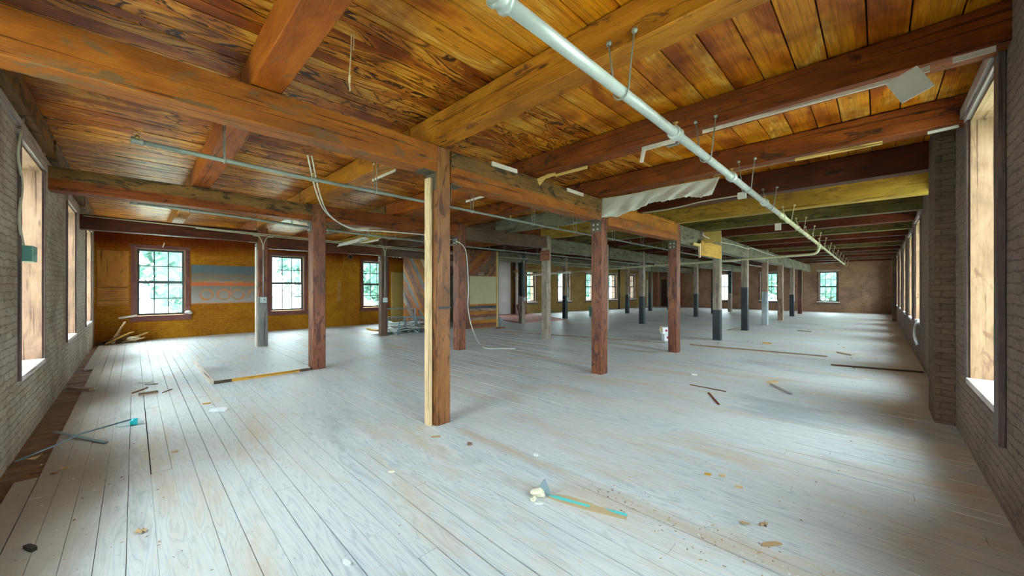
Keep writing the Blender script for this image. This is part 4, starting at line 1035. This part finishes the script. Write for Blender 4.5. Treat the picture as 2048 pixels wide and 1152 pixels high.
# right wall: cloth in a window, loose casing board, nearest window trim
def cloth():
    bm = bmesh.new(); g = []
    for i in range(9):
        row = []
        for j in range(13):
            s, t = i / 8, j / 12; ww = .10 + .16 * t
            row.append(bm.verts.new((-.03 - .05 * math.sin(t * 3) - .02 * math.sin(s * 11 + t * 4), (s - .5) * ww + .05 * math.sin(t * 5), -t * .50 + .03 * math.sin(s * 9))))
        g.append(row)
    for i in range(8):
        for j in range(12): bm.faces.new((g[i][j], g[i + 1][j], g[i + 1][j + 1], g[i][j + 1]))
    o = finish('hanging_rag', bm, 'paper', None, Matrix.Translation((XR - .0, 11.0, .86)), True); o.modifiers.new('t', 'SOLIDIFY').thickness = .004
    tag(o, 'white rag hanging from a window sill on the right wall', 'cloth')
cloth()
tag(bx('casing_board', XR - .035, XR - .003, 4.00, 4.13, .45, 3.12, 'casing_brown', None, .003), 'dark vertical casing board at the near side of the right wall window', 'board')
tag(bx('casing_board', XR - .05, XR - .003, 4.02, 5.50, 3.08, 3.17, 'casing_grey', None, .003), 'grey head board above the nearest right wall window', 'board')
tag(bx('casing_board', XR - .018, XR - .003, 5.42, 5.46, .66, 3.08, 'casing_grey', None, .002), 'thin grey strip at the far side of the nearest right wall window', 'board')

# ------------------------------------------------------------------ things on the floor
pf = empty('floor_panel', (-9.62, .88, 0)); tag(pf, 'low boarded panel lying on the floor before the reddish post', 'panel')
bx('deck', 0, 2.24, 0, 1.38, .03, .052, 'floor', pf); bx('front_rail', 2.20, 2.255, .22, 1.2, .0, .048, 'osb', pf)
bx('rail_end', 2.20, 2.255, 0, .22, 0, .048, 'dark', pf); bx('rail_end', 2.20, 2.255, 1.2, 1.38, 0, .048, 'dark', pf); bx('side_rail', 0, 2.2, -.05, .0, 0, .05, 'lath', pf)
pf.rotation_euler.z = 0.0
def chip(p, w, l, t, mat, lab, rz=0, cat='scrap', name='wood_scrap', seed=1, tilt=0.0):
    rnd = random.Random(seed); n = 9
    poly = []
    for i in range(n):
        a = 2 * PI * i / n; rr = rnd.uniform(.75, 1.1)
        poly.append((math.copysign(abs(math.cos(a)) ** .6, math.cos(a)) * l / 2 * rr, math.copysign(abs(math.sin(a)) ** .6, math.sin(a)) * w / 2 * rr))
    p = Vector(p); p.z = max(p.z, .002)
    return tag(slab(name, poly, t, mat, None, Matrix.Translation(p) @ Matrix.Rotation(rz, 4, 'Z') @ Matrix.Rotation(tilt, 4, 'X')), lab, cat)
def leafy(p, s, mat, lab, rz, seed=1):
    rnd = random.Random(seed); bm = bmesh.new(); n = 14; c = bm.verts.new((0, 0, .012)); ring_ = []
    for i in range(n):
        a = 2 * PI * i / n; rr = s * (1 if i % 2 else .62) * rnd.uniform(.8, 1.1)
        ring_.append(bm.verts.new((math.cos(a) * rr, math.sin(a) * rr * .7, rnd.uniform(.002, .022))))
    for i in range(n): bm.faces.new((c, ring_[i], ring_[(i + 1) % n]))
    p = Vector(p); p.z = .002
    o = finish('dead_leaf', bm, mat, None, Matrix.Translation(p) @ Matrix.Rotation(rz, 4, 'Z')); o.modifiers.new('t', 'SOLIDIFY').thickness = .0015
    return tag(o, lab, 'leaf')
f = at_z
leafy(f(282, 1065), .045, 'leaf', 'curled tan leaf lying alone on the boards at lower left', .3)
leafy(f(350, 905), .035, 'leaf', 'small tan leaf left of the scuffed boards', 1.0, 3)
leafy(f(130, 938), .05, 'leaf', 'tan leaf near the torn up boards by the left wall', .5, 4)
leafy(f(68, 918), .05, 'leaf', 'orange leaf in the gap beside the left wall', 1.5, 5)
leafy(f(70, 950), .045, 'leaf_dark', 'dark red dead leaf near the lower left corner', .2, 6)
leafy(f(108, 949), .03, 'leaf_dark', 'small black dead leaf right of the red one', 2.2, 7)
leafy(f(1490, 1050), .035, 'leaf', 'brown leaf crumbs in the sawdust at lower right', .2, 8)
leafy(f(1528, 1051), .035, 'leaf', 'second clump of brown leaf crumbs at lower right', 1.2, 9)
chip(f(1542, 1089), .035, .14, .006, 'leaf', 'flat tan wood splinter at lower right of the floor', .9, seed=4)
chip(f(60, 1100), .03, .09, .02, 'dirt', 'black scrap at the lower left corner of the floor', .5, seed=5)
chip(f(693, 1128), .025, .06, .012, 'paper', 'small white scrap at the bottom edge of the floor', .2, 'paper scrap', 'paper_scrap', 6)
chip(f(783, 945), .02, .06, .012, 'foam', 'cream crumb in the middle of the near floor', .8, 'foam', 'foam_crumb', 7)
chip(f(939, 890), .03, .05, .02, 'jamb', 'small pinkish crumb below the nearest post', .4, 'foam', 'foam_crumb', 8)
chip(f(1072, 911), .035, .05, .015, 'paper', 'small white paper bit right of the nearest post', .2, 'paper scrap', 'paper_scrap', 9)
chip(f(872, 874), .05, .10, .004, 'leaf', 'thin tan flake at the foot of the nearest post', .9, seed=10)
chip(f(437, 822), .08, .20, .03, 'paper', 'flattened white paper lump left of the nearest post', 1.0, 'paper scrap', 'paper_scrap', 11)
chip(f(413, 808), .03, .10, .012, 'osb', 'small orange wood bit beside the white paper lump', 1.2, seed=12)
chip(f(290, 766), .09, .20, .02, 'paper', 'white plaster flake behind the brown wood pieces', .9, 'paper scrap', 'paper_scrap', 13)
chip(f(302, 769), .05, .20, .012, 'casing_grey', 'thin grey flake beside the white plaster flake', .9, seed=14)
tag(stick('wood_scrap', f(277, 789, .02), f(316, 783, .02), .05, .035, 'tanwood'), 'bent tan wood block on the floor left of the low panel', 'scrap')
tag(stick('wood_scrap', f(265, 786, .008), f(295, 775, .008), .02, .014, 'post'), 'thin brown stick behind the tan wood block', 'scrap')
tag(stick('wood_scrap', f(325, 785, .006), f(344, 778, .006), .015, .01, 'post'), 'short reddish stick right of the tan wood block', 'scrap')
tag(stick('wood_scrap', f(137, 776, .02), f(183, 779, .02), .06, .03, 'tanwood'), 'tan board end across the torn up floor gap', 'scrap')
tag(stick('wood_scrap', f(183, 778, .01), f(196, 777, .01), .03, .02, 'lath'), 'pale chip at the end of the tan board', 'scrap')
tag(stick('wood_scrap', f(1542, 768, .012), f(1582, 788, .012), .03, .02, 'casing_grey'), 'pale grey stick on the right side floor', 'scrap')
tag(stick('wood_scrap', f(1538, 765, .015), f(1552, 763, .015), .07, .03, 'pine'), 'pale pine offcut behind the grey stick', 'scrap')
tag(stick('wood_scrap', f(1417, 785, .006), f(1438, 809, .006), .02, .01, 'rust'), 'thin reddish splinter in the middle of the right floor', 'scrap')
tag(stick('wood_scrap', f(1380, 769, .006), f(1452, 783, .006), .02, .01, 'post'), 'long thin brown splinter on the right side floor', 'scrap')
tag(stick('wood_scrap', f(1677, 704, .02), f(1706, 710, .02), .09, .03, 'lath'), 'white tube-like scrap near the right wall', 'scrap')
tag(stick('wood_scrap', f(1595, 661, .01), f(1622, 663, .01), .10, .02, 'tanwood'), 'tan scrap far down the hall floor', 'scrap')
tag(stick('wood_scrap', f(1525, 686, .01), f(1543, 687, .01), .10, .03, 'osb'), 'orange wood scrap beyond the third front post', 'scrap')
tag(stick('wood_scrap', f(1487, 698, .004), f(1499, 699, .004), .08, .006, 'cyanpaint'), 'small turquoise scrap near the long batten', 'scrap')
tag(stick('wood_scrap', f(1455, 660, .008), f(1480, 655, .008), .05, .012, 'tanwood'), 'thin stick between the far front posts', 'scrap')
chip(f(1736, 760), .05, .14, .008, 'paper', 'white flake on the floor near the right wall', .3, 'paper scrap', 'paper_scrap', 21)
chip(f(1388, 750), .06, .10, .02, 'paper', 'white crumb right of the second front post', .3, 'paper scrap', 'paper_scrap', 22)
chip(f(1415, 1040 - 90), .03, .05, .01, 'osb', 'small tan crumb in the lower middle floor', .3, seed=23)
chip(f(1445, 953), .03, .05, .012, 'pine', 'pale pine chip on the lower right floor', .9, seed=24)
chip(f(1478, 976), .03, .05, .012, 'pine', 'second pine chip nearer the lower right', .1, seed=25)
chip(f(1670, 870), .03, .09, .003, 'paper', 'thin white flake in the light patch at right', .1, 'paper scrap', 'paper_scrap', 26)
chip(f(1690, 873), .02, .05, .003, 'paper', 'tiny white flake just right of the thin one', .6, 'paper scrap', 'paper_scrap', 27)
# foam lump, grey chip and turquoise painted board
wad('foam_lump', f(1076, 992), .045, 'foam', 'lump of cream foam on the floor by the turquoise painted board', 'foam', 5)
wad('foam_lump', f(1066, 1003), .022, 'foam', 'small cream foam crumb in front of the foam lump', 'foam', 9)
gp = empty('painted_board', f(1098, 992)); tag(gp, 'broken board with turquoise paint lying beside the foam lump', 'board')
e = f(1254, 1034) - f(1098, 992); ang = math.atan2(e.y, e.x); Lb = e.length
gp.rotation_euler.z = ang
slab('board', [(0, -.02), (.06, .035), (.14, .05), (.3, .035), (Lb * .6, .02), (Lb, .02), (Lb, -.035), (Lb * .5, -.045), (.1, -.04)], .010, 'card', gp)
slab('paint_streak', [(.0, -.015), (.05, .01), (.3, .0), (Lb * .55, -.004), (.3, -.022), (.06, -.024)], .002, 'cyanpaint', gp, Matrix.Translation((0, 0, .010)))
slab('paint_streak', [(Lb * .72, .01), (Lb * .9, .018), (Lb, .015), (Lb, -.01), (Lb * .85, -.008)], .002, 'cyanpaint', gp, Matrix.Translation((0, 0, .010)))
tag(slab('grey_paint_chip', [(-.05, 0), (.045, 0), (.03, .05), (.0, .11), (-.04, .06)], .012, 'grey_chip', None, Matrix.Translation(f(1090, 990)) @ Matrix.Rotation(YAW, 4, 'Z') @ Matrix.Rotation(1.35, 4, 'X')), 'upright slate grey wood shard behind the foam lump', 'scrap')
chip(f(1077, 1008), .02, .07, .006, 'paper', 'white splinter in front of the foam lump', .75, seed=30)
# rods and plastic bottle near the left wall
tag(tube('thin_rod', [f(30, 923, .02), f(110, 891, .06), f(160, 868, .10), f(262, 839, .115)], .008, 'bluegrey_rod'), 'long thin grey rod lying slanted towards the cyan bottle', 'rod')
fr = f(108, 866, .03); tag(stick('flat_bar', f(108, 863, .05), f(212, 885, .01), .035, .006, 'bluegrey_rod'), 'short flat blue-grey bar crossing the long thin rod', 'bar')
a, b_ = f(232, 849, .035), f(289, 840, .035); bo = empty('plastic_bottle', mw=frame_from(a, b_)); tag(bo, 'clear plastic bottle with a bright cyan label lying by the rod', 'bottle')
Lq = (b_ - a).length; R90 = Matrix.Rotation(PI / 2, 4, 'Y')
lathe('bottle_body', [(.004, 0), (.032, .003), (.034, .03), (.034, Lq * .72), (.03, Lq * .8), (.013, Lq * .93), (.013, Lq * .97)], 'clearplastic', bo, R90)
lathe('label', [(.0335, Lq * .5), (.0355, Lq * .5), (.0355, Lq * .76), (.0335, Lq * .76)], 'cyan', bo, R90)
lathe('cap', [(.002, Lq * .96), (.016, Lq * .96), (.016, Lq), (.002, Lq)], 'paper', bo, R90)

# cartons by the third front post
for i, (px, py) in enumerate(((1336, 682), (1335, 671))):
    w_ = 0.30; c = f(1339, 682); k = empty('carton', (c.x + .02 * (1 - i), c.y, .195 * i), YAW); tag(k, 'white carton with a red dot behind the third front post, %s of two' % ('lower' if i == 0 else 'upper'), 'carton', 'cartons behind the front post')
    bx('box_body', -.16 - .03 * i, .16, 0, .22, 0.001, .19, 'paper', k, .004); lathe('red_dot', [(.001, 0), (.032, 0), (.032, .003), (.001, .003)], 'red', k, Matrix.Translation((-.07 - .02 * i, 0, .10)) @ Matrix.Rotation(PI / 2, 4, 'X'))
    bx('blue_print', .02, .12, -.002, 0, .03, .09, 'bluepaint', k)
    if i: bx('open_flap', -.12, 0, 0, .004, 0, .14, 'card', k, 0, Matrix.Translation((-.19, 0, .05)) @ Matrix.Rotation(.6, 4, 'Y') @ Matrix.Rotation(-.4, 4, 'Z'))

# corner rubbish heap at the ochre wall
rnd = random.Random(12)
bits = [('tanwood', 'curved brown cardboard'), ('pine', 'pale pine stick standing up'), ('osb', 'orange splintered board'), ('smoke', 'dark plank end'), ('pine', 'cream crumpled wrapper'), ('dark', 'dark broken lath'), ('card', 'tan cardboard piece'), ('rust', 'reddish broken lath'), ('lath', 'white splinter'), ('yellowlath', 'yellow broken block'), ('card', 'flat tan flap'), ('smoke', 'brown offcut')]
hp = [(198, 672), (222, 664), (215, 674), (204, 678), (246, 674), (232, 677), (226, 675), (239, 670), (226, 680), (240, 667), (212, 669), (192, 674)]
for i, ((mt, nm), (px, py)) in enumerate(zip(bits, hp)):
    c = at_x(px, py, XO + .28 + .10 * (i % 3)); c.z = max(c.z, .04)
    a = rnd.uniform(0, PI); L = rnd.uniform(.32, .62); e = rnd.uniform(.1, .6) if i != 1 else 1.1
    d = Vector((math.cos(a) * math.cos(e) * .5, math.sin(a) * math.cos(e), math.sin(e))); d.normalize()
    base = Vector((c.x, c.y, .02)); cc = base + d * L
    cc.x = max(cc.x, XO + .06); cc.y = max(cc.y, YN + .06)
    tag(stick('debris_scrap', base, cc, rnd.choice((.05, .14, .22)), .02, mt), '%s in the rubbish heap at the ochre wall corner' % nm, 'debris', 'rubbish heap in the corner')
tag(lathe('plastic_tub', [(.06, 0), (.09, .0), (.11, .08), (.105, .08), (.085, .01), (.001, .01)], 'paper', None, Matrix.Translation(f(199, 684))), 'white plastic tub in front of the corner rubbish heap', 'tub')
wad('cream_wrapper', at_x(243, 678, XO + .3) * Vector((1, 1, 0)).length * 0 + Vector((XO + .35, -.02, 0)), .11, 'foam', 'cream crumpled wrapper at the right end of the rubbish heap', 'wrapper', 15)

# heap of sheet metal and bent frames by the partition
hc = f(800, 664)
shl = [('silver', 'white metal sheet'), ('silver', 'bent white sheet'), ('dull_teal', 'dull green sheet'), ('galv', 'grey metal sheet'), ('silver', 'narrow white strip'), ('dull_teal', 'pale green strip'), ('galv', 'crumpled grey sheet'), ('silver', 'white folded sheet'), ('galv', 'long grey strip'), ('silver', 'broad white panel')]
for i, (mt, nm) in enumerate(shl):
    px = 784 + (i * 37 % 60); py = 665 - (i * 5 % 13)
    c = f(px, py); c.z = .0 + .018 * i
    a = rnd.uniform(0, PI); L, W = rnd.uniform(1.0, 1.9), rnd.uniform(.3, .8)
    bm = bmesh.new(); g = []
    ph = rnd.uniform(0, 6)
    for u in range(9):
        g.append([bm.verts.new(((u / 8 - .5) * L, (v / 3 - .5) * W, .03 * math.sin(u * 1.1 + ph) + .02 * math.sin(v * 2 + ph) + .05)) for v in range(4)])
    for u in range(8):
        for v in range(3): bm.faces.new((g[u][v], g[u + 1][v], g[u + 1][v + 1], g[u][v + 1]))
    o = finish('metal_sheet', bm, mt, None, Matrix.Translation(c) @ Matrix.Rotation(a, 4, 'Z')); o.modifiers.new('t', 'SOLIDIFY').thickness = .006
    tag(o, '%s, %s up in the metal heap before the diagonal boards' % (nm, ORD[i]), 'metal sheet', 'metal heap')
def bentframe(c, w, h, d, a, e, lab):
    m = Matrix.Translation(c) @ Matrix.Rotation(a, 4, 'Z') @ Matrix.Rotation(e, 4, 'X')
    r = empty('tube_rack', mw=m); tag(r, lab, 'metal frame', 'metal heap')
    rr = .019
    tube('hoop', smooth_pts([(-w / 2, 0, 0), (-w / 2, 0, h * .9), (-w / 2 + .06, 0, h), (w / 2 - .06, 0, h), (w / 2, 0, h * .9), (w / 2, 0, 0)], 4), rr, 'bluegrey_rod', r, 6)
    tube('hoop', smooth_pts([(-w / 2, d, 0), (-w / 2, d, h * .6), (-w / 2 + .06, d, h * .68), (w / 2 - .06, d, h * .68), (w / 2, d, h * .6), (w / 2, d, 0)], 4), rr, 'bluegrey_rod', r, 6)
    for s in (-1, 1): tube('rail', [(s * w / 2, 0, h * .4), (s * w / 2, d, h * .3)], rr * .8, 'galv', r, 6); tube('rail', [(s * w / 2, 0, 0.02), (s * w / 2, d, .02)], rr, 'galv', r, 6)
    tube('crossbar', [(-w / 2, 0, h * .35), (w / 2, 0, h * .35)], rr * .8, 'galv', r, 6)
bentframe(f(800, 662), 1.0, .78, .5, YAW + .15, -.15, 'tall bent tube frame standing at the left of the metal heap')
bentframe(f(836, 666), .9, .55, .5, YAW - .5, .3, 'lower tube frame at the right of the metal heap')
bentframe(f(817, 668), .8, .45, .8, YAW + .9, .2, 'flat tube frame lying on the front of the metal heap')
tag(stick('wood_scrap', f(738, 657, .03), f(757, 661, .03), .2, .05, 'osb'), 'tan wood pieces by the foot of the dark back row post', 'scrap')
tag(stick('wood_scrap', f(742, 674, .006), f(756, 674, .006), .12, .008, 'paper'), 'white flat scrap by the foot of the dark back row post', 'scrap')
tag(stick('wood_scrap', f(993, 656, .02), f(1010, 655, .02), .08, .03, 'rust'), 'reddish stick beside the beige board partition', 'scrap')
wad('plastic_bag', f(998, 650), .13, 'bluepaint', 'pale blue plastic bag beside the partition corner post', 'bag', 21, (1, 1, 1.1))
bt = empty('bin', f(1186, 633)); tag(bt, 'small dark teal bin half hidden behind the second front post', 'bin')
bx('bin_body', -.15, .15, -.15, .15, 0, .5, 'box_green', bt, .01); bx('bin_lid', -.16, .16, -.16, .16, .5, .53, 'box_green', bt, .008)
cp = empty('steel_column', f(1238, 618)); tag(cp, 'thin black steel column near the ochre wall far down the hall', 'column')
tube('shaft', [(0, 0, 0), (0, 0, 2.9)], .06, 'black', cp, 12); bx('base_plate', -.12, .12, -.12, .12, 0, .02, 'black', cp)

# ------------------------------------------------------------------ outside
struct(bx('ground', -120, 110, -110, 140, -1.2, -1.0, 'grass'))
def tree(x, y, h, r, seed, lab):
    rnd = random.Random(seed); root = empty('tree', (x, y, -1.0)); tag(root, lab, 'tree', 'trees outside the windows')
    tube('trunk', [(0, 0, 0), (.1, 0, h * .3), (0, .1, h * .6)], [.25, .2, .12], 'bark', root, 8)
    bm = bmesh.new()
    for _ in range(900):
        d = Vector((rnd.gauss(0, 1), rnd.gauss(0, 1), rnd.gauss(0, 1))).normalized() * rnd.uniform(.75, 1.05)
        c = Vector((d.x * r, d.y * r, h * .55 + d.z * h * .45)); s = rnd.uniform(.15, .42)
        n = Vector((rnd.gauss(0, 1), rnd.gauss(0, 1), rnd.gauss(0, 1))).normalized(); u = n.orthogonal().normalized(); v = n.cross(u)
        bm.faces.new([bm.verts.new(c + (u * a + v * b) * s) for a, b in ((-1, -.5), (1, -.6), (.7, .7), (-.6, .6))])
    bmesh.ops.create_icosphere(bm, subdivisions=2, radius=1, matrix=Matrix.Translation((0, 0, h * .55)) @ Matrix.Diagonal((r * .8, r * .8, h * .38, 1)))
    finish('crown', bm, 'foliage', root)
tw = [(-30, -4), (-34, 3.2), (-30, 10), (-34, 17.5), (-32, 25), (-33, 33), (-35, 41), (-31, 49)]
for i, (x, y) in enumerate(tw): tree(x, y, 7.5 + (i % 3), 3.0, i, 'leafy tree beyond the ochre wall windows, %s from the left' % ORD[i])
for i, (x, y) in enumerate([(-17, 50), (-10.2, 52), (-3.4, 49), (3.6, 52)]): tree(x, y, 9 + i % 2, 3.3, 20 + i, 'leafy tree beyond the far wall windows, %s from the left' % ORD[i])

# crumbs, splinters and sawdust strewn over the boards
bm = bmesh.new(); rnd = random.Random(99)
def crumb(x, y, s):
    a = rnd.uniform(0, PI); d = Vector((math.cos(a), math.sin(a), 0)); n = Vector((-d.y, d.x, 0)); w = s * rnd.uniform(.15, .7); h = s * rnd.uniform(.1, .4)
    c = Vector((x, y, .002)); k = rnd.choice((0, 0, 1, 2, 3))
    lo = [bm.verts.new(c + d * s * p + n * w * q) for p, q in ((-1, -1), (1, -.6), (.8, 1), (-.7, .8))]; t = bm.verts.new(c + Vector((0, 0, h + .001)))
    for i in range(4): bm.faces.new((lo[i], lo[(i + 1) % 4], t)).material_index = k
for _ in range(260): crumb(rnd.uniform(-1.6, .5), 2.42 + rnd.gauss(0, .14), rnd.uniform(.002, .011))
for _ in range(160): crumb(rnd.uniform(-6.5, -2.6), rnd.uniform(-.6, .2), rnd.uniform(.002, .010))
for _ in range(500): crumb(rnd.uniform(-9, .5), rnd.uniform(-.3, 9), rnd.uniform(.002, .010))
for _ in range(260): crumb(rnd.uniform(-9, .5), rnd.uniform(9, 22), rnd.uniform(.01, .04))
for _ in range(70): crumb(rnd.uniform(-.6, .55), rnd.uniform(3, 9), rnd.uniform(.003, .012))
o = finish('floor_crumbs', bm, ['leaf', 'leaf_dark', 'paper', 'tanwood'])
tag(o, 'crumbs and sawdust strewn over the dusty floor boards', 'crumbs', kind='stuff')
